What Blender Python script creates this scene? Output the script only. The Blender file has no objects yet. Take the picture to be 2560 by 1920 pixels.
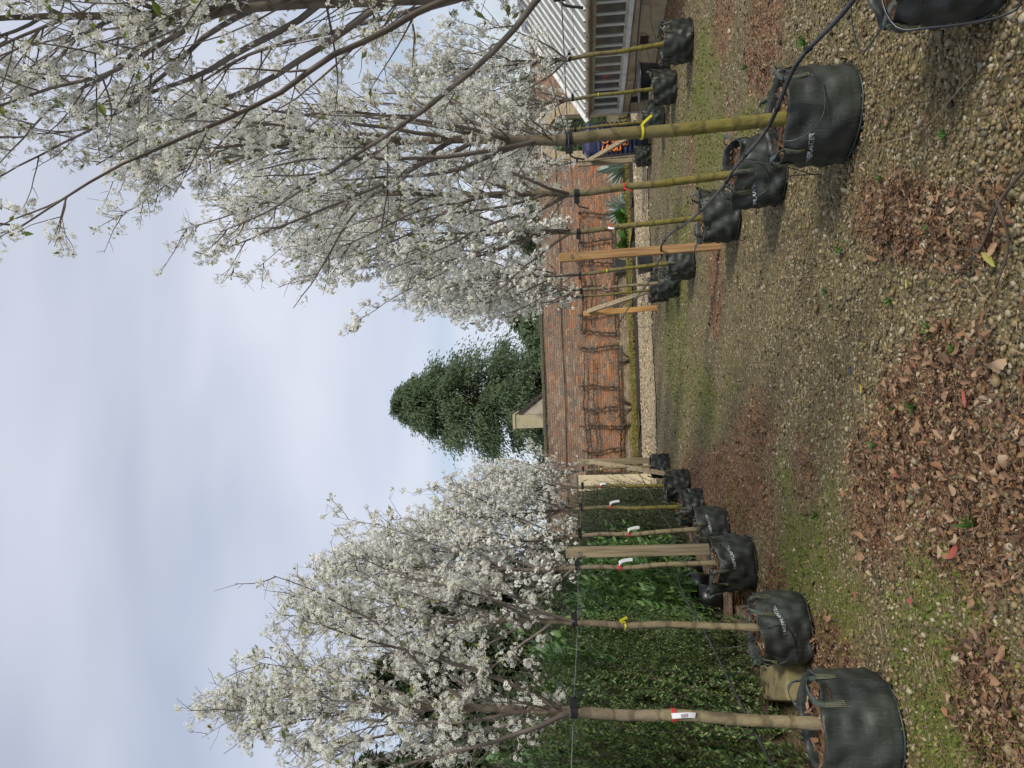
import bpy, math, random
import numpy as np

# ------------------------------------------------------------------ camera, sky, sun, exposure
SC = bpy.context.scene
COL = SC.collection
R_ = math.radians

FPX, CAM_H = 1880.0, 1.55
_p, _y, _r = R_(5.6), R_(1.4), R_(2.0)
fw = np.array([-math.sin(_y)*math.cos(_p), math.cos(_y)*math.cos(_p), math.sin(_p)])
r0 = np.array([math.cos(_y), math.sin(_y), 0.0]); u0 = np.cross(r0, fw)
rt = math.cos(_r)*r0 - math.sin(_r)*u0
up = math.cos(_r)*u0 + math.sin(_r)*r0
cam_d = bpy.data.cameras.new('camera')
cam = bpy.data.objects.new('camera', cam_d); COL.objects.link(cam)
cam_d.sensor_fit = 'HORIZONTAL'; cam_d.sensor_width = 36.0; cam_d.lens = FPX/2560*36.0
cam_d.clip_start = 0.05; cam_d.clip_end = 2000
from mathutils import Matrix, Vector
# the phone was held upright and the picture saved on its side: picture-right is world-down
xa, ya, za = -up, rt, -fw
cam.matrix_world = Matrix(((xa[0], ya[0], za[0], 0), (xa[1], ya[1], za[1], 0), (xa[2], ya[2], za[2], CAM_H), (0, 0, 0, 1)))
SC.camera = cam

SUN_AZ = R_(138); SUN_EL = R_(38)           # azimuth measured from +Y towards +X
sun_dir = Vector((math.sin(SUN_AZ)*math.cos(SUN_EL), math.cos(SUN_AZ)*math.cos(SUN_EL), math.sin(SUN_EL)))
world = bpy.data.worlds.new('World'); SC.world = world; world.use_nodes = True
wn, wl = world.node_tree.nodes, world.node_tree.links
wn.clear()
w_out = wn.new('ShaderNodeOutputWorld'); w_bg = wn.new('ShaderNodeBackground')
w_bg.inputs['Strength'].default_value = 0.1
sky = wn.new('ShaderNodeTexSky'); sky.sky_type = 'NISHITA'; sky.sun_disc = False
sky.sun_elevation = SUN_EL; sky.sun_rotation = SUN_AZ; sky.air_density = 1.0; sky.dust_density = 1.0; sky.ozone_density = 1.0
tc = wn.new('ShaderNodeTexCoord'); sep = wn.new('ShaderNodeSeparateXYZ')
wl.new(tc.outputs['Generated'], sep.inputs[0])
def wmath(op, a, b=None):
    n = wn.new('ShaderNodeMath'); n.operation = op
    for i, v in enumerate((a, b)):
        if v is None: continue
        if isinstance(v, (int, float)): n.inputs[i].default_value = v
        else: wl.new(v, n.inputs[i])
    return n.outputs[0]
den = wmath('ADD', wmath('MAXIMUM', sep.outputs[2], 0.0), 0.16)
cx = wmath('DIVIDE', sep.outputs[0], den); cy = wmath('DIVIDE', sep.outputs[1], den)
comb = wn.new('ShaderNodeCombineXYZ'); wl.new(wmath('MULTIPLY', cx, 0.55), comb.inputs[0]); wl.new(cy, comb.inputs[1])
cn = wn.new('ShaderNodeTexNoise'); cn.inputs['Scale'].default_value = 0.8; cn.inputs['Detail'].default_value = 4.0
cn.inputs['Roughness'].default_value = 0.5; cn.inputs['Distortion'].default_value = 0.3
wl.new(comb.outputs[0], cn.inputs['Vector'])
cr = wn.new('ShaderNodeValToRGB'); cr.color_ramp.elements[0].position = 0.38; cr.color_ramp.elements[1].position = 0.60
cr.color_ramp.elements[0].color = (0.40, 0.40, 0.40, 1); cr.color_ramp.elements[1].color = (0.93, 0.93, 0.93, 1)
wl.new(cn.outputs['Fac'], cr.inputs[0])
cmix = wn.new('ShaderNodeMixRGB'); wl.new(cr.outputs[0], cmix.inputs[0])
wl.new(sky.outputs[0], cmix.inputs[1]); cmix.inputs[2].default_value = (6.1, 6.35, 7.2, 1)
wl.new(cmix.outputs[0], w_bg.inputs['Color']); wl.new(w_bg.outputs[0], w_out.inputs[0])

sun_d = bpy.data.lights.new('sun', 'SUN'); sun = bpy.data.objects.new('sun', sun_d); COL.objects.link(sun)
sun_d.energy = 2.5; sun_d.angle = R_(10.0); sun_d.color = (1.0, 0.94, 0.85)
sun.rotation_euler = (-sun_dir).to_track_quat('-Z', 'Y').to_euler()
vs = SC.view_settings
vs.view_transform = 'Standard'; vs.look = 'None'; vs.exposure = 0.36; vs.gamma = 1.0; vs.use_curve_mapping = False
SC.cycles.max_bounces = 8; SC.cycles.transparent_max_bounces = 12; SC.cycles.use_denoising = True

# ------------------------------------------------------------------ helpers
def srgb(r, g, b):
    f = lambda c: (c/255/12.92) if c/255 <= 0.04045 else ((c/255+0.055)/1.055)**2.4
    return (f(r), f(g), f(b))

def mat(name, cols, rough=0.8, mode='noise', scale=5.0, detail=4.0, bump=0.0, bscale=40.0, stretch=None,
        spec=0.3, trans=0.0, coords='Object', pos=None, bdist=0.01, sheen=0.0):
    """procedural material: colours picked along a ramp by noise, or at random for each loose piece"""
    m = bpy.data.materials.new(name); m.use_nodes = True
    n, l = m.node_tree.nodes, m.node_tree.links
    b = n['Principled BSDF']; out = n['Material Output']
    b.inputs['Roughness'].default_value = rough
    b.inputs['Specular IOR Level'].default_value = spec
    t = n.new('ShaderNodeTexCoord'); vec = t.outputs[coords]
    if stretch:
        mp = n.new('ShaderNodeMapping'); mp.inputs['Scale'].default_value = stretch
        l.new(vec, mp.inputs[0]); vec = mp.outputs[0]
    ramp = n.new('ShaderNodeValToRGB')
    while len(ramp.color_ramp.elements) < len(cols): ramp.color_ramp.elements.new(0.5)
    if pos is None:
        pos = [0.3 + 0.4*i/max(1, len(cols)-1) for i in range(len(cols))] if mode == 'noise' else [i/max(1, len(cols)-1) for i in range(len(cols))]
    for e, c, q in zip(ramp.color_ramp.elements, cols, pos):
        e.position = q; e.color = (*c, 1)
    if mode == 'island':
        g = n.new('ShaderNodeNewGeometry'); l.new(g.outputs['Random Per Island'], ramp.inputs[0])
    elif mode == 'object':
        g = n.new('ShaderNodeObjectInfo'); l.new(g.outputs['Random'], ramp.inputs[0])
    else:
        g = n.new('ShaderNodeTexNoise'); g.inputs['Scale'].default_value = scale; g.inputs['Detail'].default_value = detail
        l.new(vec, g.inputs['Vector']); l.new(g.outputs['Fac'], ramp.inputs[0])
    l.new(ramp.outputs[0], b.inputs['Base Color'])
    if bump:
        g2 = n.new('ShaderNodeTexNoise'); g2.inputs['Scale'].default_value = bscale; g2.inputs['Detail'].default_value = 5.0
        l.new(vec, g2.inputs['Vector'])
        bp = n.new('ShaderNodeBump'); bp.inputs['Strength'].default_value = bump; bp.inputs['Distance'].default_value = bdist
        l.new(g2.outputs['Fac'], bp.inputs['Height']); l.new(bp.outputs[0], b.inputs['Normal'])
    if trans:
        tr = n.new('ShaderNodeBsdfTranslucent'); l.new(ramp.outputs[0], tr.inputs[0])
        mx = n.new('ShaderNodeMixShader'); mx.inputs[0].default_value = trans
        l.new(b.outputs[0], mx.inputs[1]); l.new(tr.outputs[0], mx.inputs[2]); l.new(mx.outputs[0], out.inputs[0])
    m['ramp'] = ramp.name
    return m

def link(o, parent=None):
    COL.objects.link(o)
    if parent is not None: o.parent = parent
    return o

def mesh(name, V, F, m=None, smooth=False, mi=None):
    """F: one (n,k) index array or a list of such arrays"""
    V = np.asarray(V, dtype=np.float32)
    if not isinstance(F, (list, tuple)): F = [F]
    F = [np.asarray(f, dtype=np.int32) for f in F if len(f)]
    me = bpy.data.meshes.new(name)
    me.vertices.add(len(V)); me.vertices.foreach_set('co', V.ravel())
    idx = np.concatenate([f.ravel() for f in F]); me.loops.add(len(idx)); me.loops.foreach_set('vertex_index', idx)
    tot = np.concatenate([np.full(len(f), f.shape[1]) for f in F])
    st = np.concatenate([[0], np.cumsum(tot)[:-1]]).astype(np.int32)
    me.polygons.add(len(tot)); me.polygons.foreach_set('loop_start', st)
    me.polygons.foreach_set('use_smooth', np.full(len(tot), smooth, dtype=bool))
    ms = m if isinstance(m, (list, tuple)) else [m]
    for x in ms:
        if x is not None: me.materials.append(x)
    if mi is not None: me.polygons.foreach_set('material_index', np.asarray(mi, dtype=np.int32))
    me.update(calc_edges=True)
    return me

def obj(name, me, parent=None, loc=None, rot=None):
    o = bpy.data.objects.new(name, me); link(o, parent)
    if loc is not None: o.location = loc
    if rot is not None: o.rotation_euler = rot
    return o

def mobj(name, V, F, m, parent=None, smooth=False, mi=None, **k):
    return obj(name, mesh(name, V, F, m, smooth, mi), parent, **k)

def tag(o, label=None, cat=None, group=None, kind=None):
    for k, v in (('label', label), ('category', cat), ('group', group), ('kind', kind)):
        if v: o[k] = v
    return o

def empty(name, loc=(0, 0, 0), rz=0.0, label=None, cat=None, group=None):
    o = bpy.data.objects.new(name, None); o.empty_display_size = 0.1
    link(o); o.location = loc; o.rotation_euler = (0, 0, rz)
    return tag(o, label, cat, group)

def copy_tree(o, parent=None):
    c = o.copy(); COL.objects.link(c); c.parent = parent
    for ch in list(o.children): copy_tree(ch, c)
    return c

def nrm(a):
    return a/np.maximum(np.linalg.norm(a, axis=-1, keepdims=True), 1e-9)

BOXF = np.array([[0, 3, 2, 1], [4, 5, 6, 7], [0, 1, 5, 4], [1, 2, 6, 5], [2, 3, 7, 6], [3, 0, 4, 7]])
def boxv(c, s):
    c, s = np.array(c, float), np.array(s, float)/2
    q = np.array([[-1, -1, -1], [1, -1, -1], [1, 1, -1], [-1, 1, -1], [-1, -1, 1], [1, -1, 1], [1, 1, 1], [-1, 1, 1]], float)
    return c + q*s

class MB:
    def __init__(s): s.V, s.F, s.n = [], [], 0
    def add(s, V, F):
        s.V.append(np.asarray(V, float)); s.F.append(np.asarray(F) + s.n); s.n += len(V); return s
    def box(s, c, d): return s.add(boxv(c, d), BOXF)
    def beam(s, a, b, w, t, roll=None):
        """rectangular bar from a to b, w wide along roll (a vector), t thick"""
        a, b = np.array(a, float), np.array(b, float); d = nrm(b-a)
        x = np.array(roll if roll is not None else (1, 0, 0), float); x = nrm(x - d*(x@d)); y = np.cross(d, x)
        V = [p + sx*x*w/2 + sy*y*t/2 for p in (a, b) for sx, sy in ((-1, -1), (1, -1), (1, 1), (-1, 1))]
        return s.add(V, BOXF)
    def tube(s, pts, rad, sides=8, cap=True):
        pts = np.asarray(pts, float)[None]; rad = np.asarray(rad, float)*np.ones(pts.shape[1])
        V, F = tubes(pts, rad[None], sides, cap)
        return s.add(V, F)
    def build(s, name, m, parent=None, smooth=False, **k):
        fs = {}
        for f in s.F: fs.setdefault(f.shape[1], []).append(f)
        return mobj(name, np.concatenate(s.V), [np.concatenate(v) for v in fs.values()], m, parent, smooth, **k)

def tubes(P, Rd, sides=5, cap=False):
    """P (n,m,3) polylines, Rd (n,m) radii -> quads"""
    n, m, _ = P.shape
    T = np.gradient(P, axis=1); T = nrm(T)
    ref = np.where(np.abs(T[:, :1, 2:3]) > 0.9, np.array([1.0, 0, 0]), np.array([0, 0, 1.0]))
    A = nrm(np.cross(T, np.broadcast_to(ref, T.shape))); B = np.cross(T, A)
    a = np.linspace(0, 2*np.pi, sides, endpoint=False)
    V = P[:, :, None] + Rd[:, :, None, None]*(np.cos(a)[None, None, :, None]*A[:, :, None] + np.sin(a)[None, None, :, None]*B[:, :, None])
    V = V.reshape(-1, 3)
    i = np.arange(n)[:, None, None]*m*sides; j = np.arange(m-1)[None, :, None]*sides; k = np.arange(sides)[None, None, :]
    k2 = (k+1) % sides
    F = np.stack([i+j+k, i+j+k2, i+j+sides+k2, i+j+sides+k], -1).reshape(-1, 4)
    if cap:
        base = np.arange(n)*m*sides
        if sides == 4:
            c = np.concatenate([base[:, None]+np.array([[3, 2, 1, 0]]), base[:, None]+(m-1)*sides+np.array([[0, 1, 2, 3]])])
            F = np.concatenate([F, c])
        else:
            half = sides//2
            for off, rev in ((0, True), ((m-1)*sides, False)):
                for q in range(1, sides-2, 2):
                    c = np.stack([base+off, base+off+q, base+off+q+1, base+off+min(q+2, sides-1)], -1)
                    F = np.concatenate([F, c[:, ::-1] if rev else c])
    return V, F

def scatter(tv, tf, pos, rot, scl):
    """template verts/faces copied to n places; rot (n,3,3), scl (n,) or (n,3)"""
    tv = np.asarray(tv, float); tf = np.asarray(tf); n = len(pos)
    scl = np.asarray(scl, float)
    if scl.ndim == 1: scl = scl[:, None]
    L = tv[None]*scl[:, None, :]
    V = np.einsum('nij,nvj->nvi', rot, L) + pos[:, None]
    F = (tf[None] + (np.arange(n)*len(tv))[:, None, None]).reshape(-1, tf.shape[1])
    return V.reshape(-1, 3), F

def frames(nv, rng, spin=None):
    """rotation matrices whose local z is nv, with a random spin"""
    nv = nrm(nv); n = len(nv)
    a = rng.normal(size=(n, 3)); x = nrm(a - nv*np.sum(a*nv, 1, keepdims=True)); y = np.cross(nv, x)
    return np.stack([x, y, nv], -1)

def eul(rng, n, tilt):
    """random turn about z with a small random tilt"""
    nv = np.stack([rng.normal(0, tilt, n), rng.normal(0, tilt, n), np.ones(n)], -1)
    return frames(nv, rng)

def vnoise(x, y, s, seed=0):
    """smooth pseudo-noise in 0..1 from summed sines"""
    r = np.random.default_rng(seed); v = 0
    for i in range(6):
        a = r.uniform(0, 2*np.pi); f = s*r.uniform(0.6, 1.9); v = v + np.sin((x*np.cos(a)+y*np.sin(a))*f + r.uniform(0, 6.28))
    return np.clip(0.5 + v/6, 0, 1)

def curve_pts(ctrl, n):
    """Catmull-Rom through control points"""
    P = np.asarray(ctrl, float); P = np.vstack([2*P[0]-P[1], P, 2*P[-1]-P[-2]]); out = []
    seg = len(P)-3
    for t in np.linspace(0, seg-1e-6, n):
        i = int(t); u = t-i; a, b, c, d = P[i:i+4]
        out.append(0.5*((2*b)+(-a+c)*u+(2*a-5*b+4*c-d)*u*u+(-a+3*b-3*c+d)*u**3))
    return np.array(out)

# ------------------------------------------------------------------ materials
M = {}
M['pebble'] = mat('pebble', [srgb(60,54,40), srgb(104,92,62), srgb(124,108,72), srgb(86,80,64), srgb(148,130,90), srgb(74,66,50), srgb(168,158,132), srgb(112,90,64), srgb(92,82,56), srgb(134,118,80)], 0.55, 'island', spec=0.4)
M['litter'] = mat('litter', [srgb(80,60,46), srgb(116,88,66), srgb(146,116,88), srgb(66,50,40), srgb(130,100,76), srgb(172,148,120), srgb(96,70,52), srgb(86,66,54), srgb(150,112,76), srgb(108,90,74)], 0.75, 'island', trans=0.12)
M['leaf_brown'] = mat('leaf_brown', [srgb(116,86,62), srgb(154,122,92), srgb(92,70,54), srgb(178,152,122), srgb(136,100,70)], 0.7, 'object', trans=0.12)
M['leaf_red'] = mat('leaf_red', [srgb(146,58,48), srgb(176,98,84)], 0.55, 'object', trans=0.15)
M['leaf_yellow'] = mat('leaf_yellow', [srgb(184,158,66), srgb(166,168,84)], 0.55, 'object', trans=0.15)
M['moss'] = mat('moss', [srgb(92,104,40), srgb(112,124,52), srgb(84,92,40), srgb(128,138,66), srgb(72,88,34)], 0.85, 'island', trans=0.2)
M['weed'] = mat('weed', [srgb(62,92,38), srgb(90,120,56)], 0.6, 'island', trans=0.25)
M['soil'] = mat('soil', [srgb(64,46,32), srgb(104,76,52), srgb(86,80,40)], 0.95, scale=22, bump=0.8, bscale=60)
M['bag'] = mat('bag', [srgb(34,37,35), srgb(44,48,45), srgb(60,65,60)], 0.48, scale=6, detail=6, bump=0.55, bscale=11, stretch=(1, 1, 0.45), spec=0.45, bdist=0.03)
def scuffs(m):
    n, l = m.node_tree.nodes, m.node_tree.links; b = n['Principled BSDF']; base = n[m['ramp']].outputs[0]; t = n.new('ShaderNodeTexCoord')
    def streak(sc, rot, lo):
        mp = n.new('ShaderNodeMapping'); mp.inputs['Scale'].default_value = sc; mp.inputs['Rotation'].default_value = rot; l.new(t.outputs['Object'], mp.inputs[0])
        z = n.new('ShaderNodeTexNoise'); z.inputs['Scale'].default_value = 1.0; z.inputs['Detail'].default_value = 3; z.inputs['Distortion'].default_value = 0.6; l.new(mp.outputs[0], z.inputs['Vector'])
        r = n.new('ShaderNodeMapRange'); r.inputs[1].default_value = lo; r.inputs[2].default_value = lo+0.10; l.new(z.outputs['Fac'], r.inputs[0]); return r.outputs[0]
    c = base
    for sc, rot, lo, f in (((7, 7, 90), (0.35, 0.2, 0), 0.69, 0.3), ((120, 120, 5), (0.1, 0.12, 0.4), 0.56, 0.07), ((90, 11, 40), (0.9, 0.4, 0.2), 0.71, 0.35)):
        k = n.new('ShaderNodeMath'); k.operation = 'MULTIPLY'; k.inputs[1].default_value = f; l.new(streak(sc, rot, lo), k.inputs[0])
        x = n.new('ShaderNodeMixRGB'); l.new(k.outputs[0], x.inputs[0]); l.new(c, x.inputs[1]); x.inputs[2].default_value = (*srgb(150, 156, 150), 1); c = x.outputs[0]
    l.new(c, b.inputs['Base Color'])
scuffs(M['bag'])
M['strap'] = mat('strap', [srgb(56,64,60), srgb(84,94,88)], 0.6, scale=30, bump=0.4, bscale=260)
M['thread'] = mat('thread', [srgb(150,146,98), srgb(120,118,88)], 0.8, scale=50)
M['print'] = mat('print', [srgb(72,78,76), srgb(160,168,168), srgb(190,198,198)], 0.6, scale=45, pos=[0.36, 0.48, 0.6])
def bark_mat(name, low, highc):
    m = mat(name, low, 0.85, scale=7, detail=7, bump=0.7, bscale=26, stretch=(1.6, 1.6, 0.7), bdist=0.012)
    n, l = m.node_tree.nodes, m.node_tree.links; b = n['Principled BSDF']
    lowc = n[m['ramp']].outputs[0]; t = n.new('ShaderNodeTexCoord'); sx = n.new('ShaderNodeSeparateXYZ'); l.new(t.outputs['Object'], sx.inputs[0])
    # moss thins out above head height
    nz = n.new('ShaderNodeTexNoise'); nz.inputs['Scale'].default_value = 3.5; nz.inputs['Detail'].default_value = 6; l.new(t.outputs['Object'], nz.inputs['Vector'])
    ad = n.new('ShaderNodeMath'); ad.operation = 'ADD'; l.new(sx.outputs[2], ad.inputs[0])
    ml = n.new('ShaderNodeMath'); ml.operation = 'MULTIPLY'; ml.inputs[1].default_value = 1.6; l.new(nz.outputs['Fac'], ml.inputs[0]); l.new(ml.outputs[0], ad.inputs[1])
    mr = n.new('ShaderNodeMapRange'); mr.inputs[1].default_value = 1.7; mr.inputs[2].default_value = 2.7; l.new(ad.outputs[0], mr.inputs[0])
    r2 = n.new('ShaderNodeValToRGB'); r2.color_ramp.elements[0].position = 0.35; r2.color_ramp.elements[1].position = 0.65
    r2.color_ramp.elements[0].color = (*highc[0], 1); r2.color_ramp.elements[1].color = (*highc[1], 1); l.new(nz.outputs['Fac'], r2.inputs[0])
    mx = n.new('ShaderNodeMixRGB'); l.new(mr.outputs[0], mx.inputs[0]); l.new(lowc, mx.inputs[1]); l.new(r2.outputs[0], mx.inputs[2])
    # dark ring scars round the stem
    wv = n.new('ShaderNodeTexWave'); wv.bands_direction = 'Z'; wv.inputs['Scale'].default_value = 1.9; wv.inputs['Distortion'].default_value = 7.0; wv.inputs['Detail'].default_value = 3.0; wv.inputs['Detail Scale'].default_value = 3.0
    l.new(t.outputs['Object'], wv.inputs['Vector']); rr = n.new('ShaderNodeMapRange'); rr.inputs[1].default_value = 0.0; rr.inputs[2].default_value = 0.22; rr.inputs[3].default_value = 0.55; rr.inputs[4].default_value = 0.0; l.new(wv.outputs['Fac'], rr.inputs[0])
    m3 = n.new('ShaderNodeMixRGB'); l.new(rr.outputs[0], m3.inputs[0]); l.new(mx.outputs[0], m3.inputs[1]); m3.inputs[2].default_value = (*srgb(66, 60, 42), 1)
    l.new(m3.outputs[0], b.inputs['Base Color']); return m
M['bark_green'] = bark_mat('bark_green', [srgb(76,70,46), srgb(104,98,50), srgb(122,112,56), srgb(96,98,44)], (srgb(92,84,72), srgb(124,114,98)))
M['bark_grey'] = bark_mat('bark_grey', [srgb(84,74,58), srgb(122,110,84), srgb(140,128,100), srgb(108,100,58)], (srgb(96,86,76), srgb(126,116,102)))
M['twig'] = mat('twig', [srgb(88,80,74), srgb(118,110,102)], 0.75, scale=8)
M['petal'] = mat('petal', [(0.84, 0.83, 0.76), (0.88, 0.88, 0.83), (0.86, 0.85, 0.78)], 0.6, 'island', trans=0.45, spec=0.1)
M['stamen'] = mat('stamen', [srgb(150,158,84), srgb(120,110,70), srgb(170,176,110)], 0.7, 'island', trans=0.2)
M['young_leaf'] = mat('young_leaf', [srgb(112,132,56), srgb(140,152,76), srgb(126,120,66)], 0.5, 'island', trans=0.35)
M['rubber'] = mat('rubber', [srgb(22,23,26), srgb(36,37,40)], 0.5, scale=12)
M['pipe'] = mat('pipe', [srgb(30,31,34), srgb(44,45,49)], 0.32, scale=6, spec=0.5)
M['wire'] = mat('wire', [srgb(96,98,104), srgb(140,142,148)], 0.4, scale=20)
M['wood_new'] = mat('wood_new', [srgb(128,98,62), srgb(158,124,82), srgb(172,142,100)], 0.75, scale=3, detail=8, bump=0.25, bscale=10, stretch=(14, 14, 0.8))
M['wood_orange'] = mat('wood_orange', [srgb(150,110,62), srgb(186,142,84), srgb(200,170,120)], 0.75, scale=3, detail=8, bump=0.25, bscale=10, stretch=(14, 14, 0.8))
M['wood_grey'] = mat('wood_grey', [srgb(112,100,80), srgb(146,132,106), srgb(160,150,126)], 0.85, scale=3, detail=8, bump=0.3, bscale=10, stretch=(14, 14, 0.8))
M['pallet'] = mat('pallet', [srgb(92,76,62), srgb(128,106,88), srgb(142,126,108)], 0.85, scale=4, detail=8, bump=0.3, bscale=12, stretch=(8, 1, 8))
M['tag_white'] = mat('tag_white', [srgb(228,230,234), srgb(210,212,218)], 0.5, scale=10)
M['tag_red'] = mat('tag_red', [srgb(186,44,44), srgb(200,80,72)], 0.5, scale=10)
M['tag_yellow'] = mat('tag_yellow', [srgb(214,206,48), srgb(196,186,40)], 0.5, scale=10)
M['tag_ink'] = mat('tag_ink', [srgb(160,120,128), srgb(150,150,158)], 0.6, scale=10)
M['brick'] = mat('brick', [srgb(142,104,78), srgb(180,122,82), srgb(126,106,90), srgb(172,112,74), srgb(114,102,92), srgb(192,140,98), srgb(154,116,88), srgb(106,96,88), srgb(178,114,74), srgb(146,122,102)], 0.9, 'island', bump=0.5, bscale=30)
M['brick_one'] = mat('brick_one', [srgb(142,104,78), srgb(180,122,82), srgb(126,106,90), srgb(172,112,74), srgb(114,102,92), srgb(192,140,98), srgb(154,116,88), srgb(106,96,88), srgb(178,114,74), srgb(146,122,102)], 0.9, 'object', bump=0.5, bscale=30)
M['mortar'] = mat('mortar', [srgb(190,176,158), srgb(222,212,198), srgb(158,140,122)], 0.95, scale=1.2, bump=0.4, bscale=40)
M['lime'] = mat('lime', [srgb(150,130,108), srgb(172,154,130), srgb(132,112,90), srgb(160,140,116)], 0.95, 'object', bump=0.4, bscale=25)
M['coping'] = mat('coping', [srgb(74,70,60), srgb(102,98,84), srgb(92,98,66)], 0.95, scale=3, bump=0.6, bscale=20)
M['stone'] = mat('stone', [srgb(156,138,112), srgb(178,162,134), srgb(140,124,102)], 0.92, scale=3, bump=0.4, bscale=25)
M['render'] = mat('render', [srgb(156,140,114), srgb(188,172,142), srgb(172,156,128), srgb(136,124,100)], 0.95, scale=1.6, detail=7, bump=0.4, bscale=20)
M['cream'] = mat('cream', [srgb(188,174,138), srgb(212,200,168), srgb(198,184,150)], 0.9, scale=2, bump=0.3, bscale=20)
M['white_paint'] = mat('white_paint', [srgb(220,219,213), srgb(236,236,233), srgb(196,194,182)], 0.55, scale=3, detail=7)
M['old_paint'] = mat('old_paint', [srgb(158,152,130), srgb(188,184,166), srgb(136,128,106)], 0.7, scale=4, detail=7)
M['roof_glass'] = mat('roof_glass', [srgb(168,172,160), srgb(190,194,186), srgb(160,162,140), srgb(148,152,124)], 0.35, scale=2.2, detail=6, spec=0.5, trans=0.45)
M['path_gravel'] = mat('path_gravel', [srgb(84,72,52), srgb(122,106,78), srgb(166,148,114), srgb(186,170,138)], 0.95, pos=[0.36, 0.44, 0.5, 0.62], scale=11, detail=10, bump=0.8, bscale=30)
M['bed'] = mat('bed', [srgb(96,84,50), srgb(112,110,48), srgb(128,124,60), srgb(110,92,62)], 0.95, scale=2.5, detail=8, bump=0.8, bscale=30)
M['privet'] = mat('privet', [srgb(58,88,46), srgb(84,114,56), srgb(108,134,66), srgb(70,100,58), srgb(132,150,80), srgb(62,92,58)], 0.42, 'island', trans=0.2, spec=0.45)
M['dark_hedge'] = mat('dark_hedge', [srgb(48,74,46), srgb(64,88,50), srgb(84,104,56), srgb(58,82,50)], 0.45, 'island', trans=0.18, spec=0.45)
M['laurel'] = mat('laurel', [srgb(72,106,58), srgb(100,134,74), srgb(88,120,72), srgb(122,150,84), srgb(78,112,70)], 0.35, 'island', trans=0.22, spec=0.5)
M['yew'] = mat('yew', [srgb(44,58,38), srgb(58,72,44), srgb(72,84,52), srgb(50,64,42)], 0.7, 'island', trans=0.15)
M['yew_far'] = mat('yew_far', [srgb(98,116,88), srgb(112,130,96), srgb(128,142,108), srgb(104,122,92)], 0.75, 'island', trans=0.45)  # foliage colour lightened to stand in for distance haze
M['silver_leaf'] = mat('silver_leaf', [srgb(128,146,134), srgb(156,172,162), srgb(104,126,108)], 0.6, 'island', trans=0.2)
M['rhubarb'] = mat('rhubarb', [srgb(72,108,48), srgb(98,136,62), srgb(84,120,56)], 0.5, 'island', trans=0.25)
M['espalier'] = mat('espalier', [srgb(62,54,46), srgb(90,80,68)], 0.9, scale=10, bump=0.6, bscale=50)
M['charcoal'] = mat('charcoal', [srgb(52,54,60), srgb(66,68,74)], 0.5, scale=5)
M['black_plastic'] = mat('black_plastic', [srgb(20,21,23), srgb(34,35,37)], 0.35, scale=6, spec=0.5)
M['navy'] = mat('navy', [srgb(34,40,72), srgb(46,54,92)], 0.4, scale=5, spec=0.5)
M['orange'] = mat('orange', [srgb(226,120,40), srgb(238,140,56)], 0.5, scale=8)
M['house_stone'] = mat('house_stone', [srgb(146,136,108), srgb(172,162,132), srgb(128,122,104)], 0.95, scale=2.5, bump=0.4, bscale=15)
M['slate'] = mat('slate', [srgb(140,130,118), srgb(160,150,138), srgb(122,116,106)], 0.8, 'object')
M['gable'] = mat('gable', [srgb(152,138,124), srgb(174,162,148), srgb(136,124,112)], 0.95, scale=2.5, bump=0.4, bscale=15)
M['dark_trim'] = mat('dark_trim', [srgb(52,48,44), srgb(70,64,58)], 0.8, scale=6)
M['kerb'] = mat('kerb', [srgb(104,94,66), srgb(136,124,90), srgb(120,116,76)], 0.95, scale=6, bump=0.6, bscale=40)
M['bird'] = mat('bird', [srgb(20,20,22), srgb(30,30,34)], 0.5, scale=20)
M['vent'] = mat('vent', [srgb(70,48,36), srgb(88,62,48)], 0.9, scale=12)

def glass_mat():
    m = bpy.data.materials.new('pane_glass'); m.use_nodes = True
    n, l = m.node_tree.nodes, m.node_tree.links; n.clear()
    o = n.new('ShaderNodeOutputMaterial'); mx = n.new('ShaderNodeMixShader'); fr = n.new('ShaderNodeFresnel'); fr.inputs[0].default_value = 1.5
    t = n.new('ShaderNodeBsdfTransparent'); t.inputs[0].default_value = (0.86, 0.9, 0.86, 1)
    g = n.new('ShaderNodeBsdfGlossy'); g.inputs['Roughness'].default_value = 0.04
    df = n.new('ShaderNodeBsdfTranslucent'); df.inputs[0].default_value = (0.8, 0.82, 0.78, 1); d2 = n.new('ShaderNodeBsdfDiffuse'); d2.inputs[0].default_value = (0.7, 0.72, 0.68, 1)
    ms = n.new('ShaderNodeMixShader'); ms.inputs[0].default_value = 0.5; l.new(df.outputs[0], ms.inputs[1]); l.new(d2.outputs[0], ms.inputs[2])
    fm = n.new('ShaderNodeMixShader'); fm.inputs[0].default_value = 0.22; l.new(t.outputs[0], fm.inputs[1]); l.new(ms.outputs[0], fm.inputs[2])
    l.new(fr.outputs[0], mx.inputs[0]); l.new(fm.outputs[0], mx.inputs[1]); l.new(g.outputs[0], mx.inputs[2]); l.new(mx.outputs[0], o.inputs[0])
    return m
M['glass'] = glass_mat()

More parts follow.
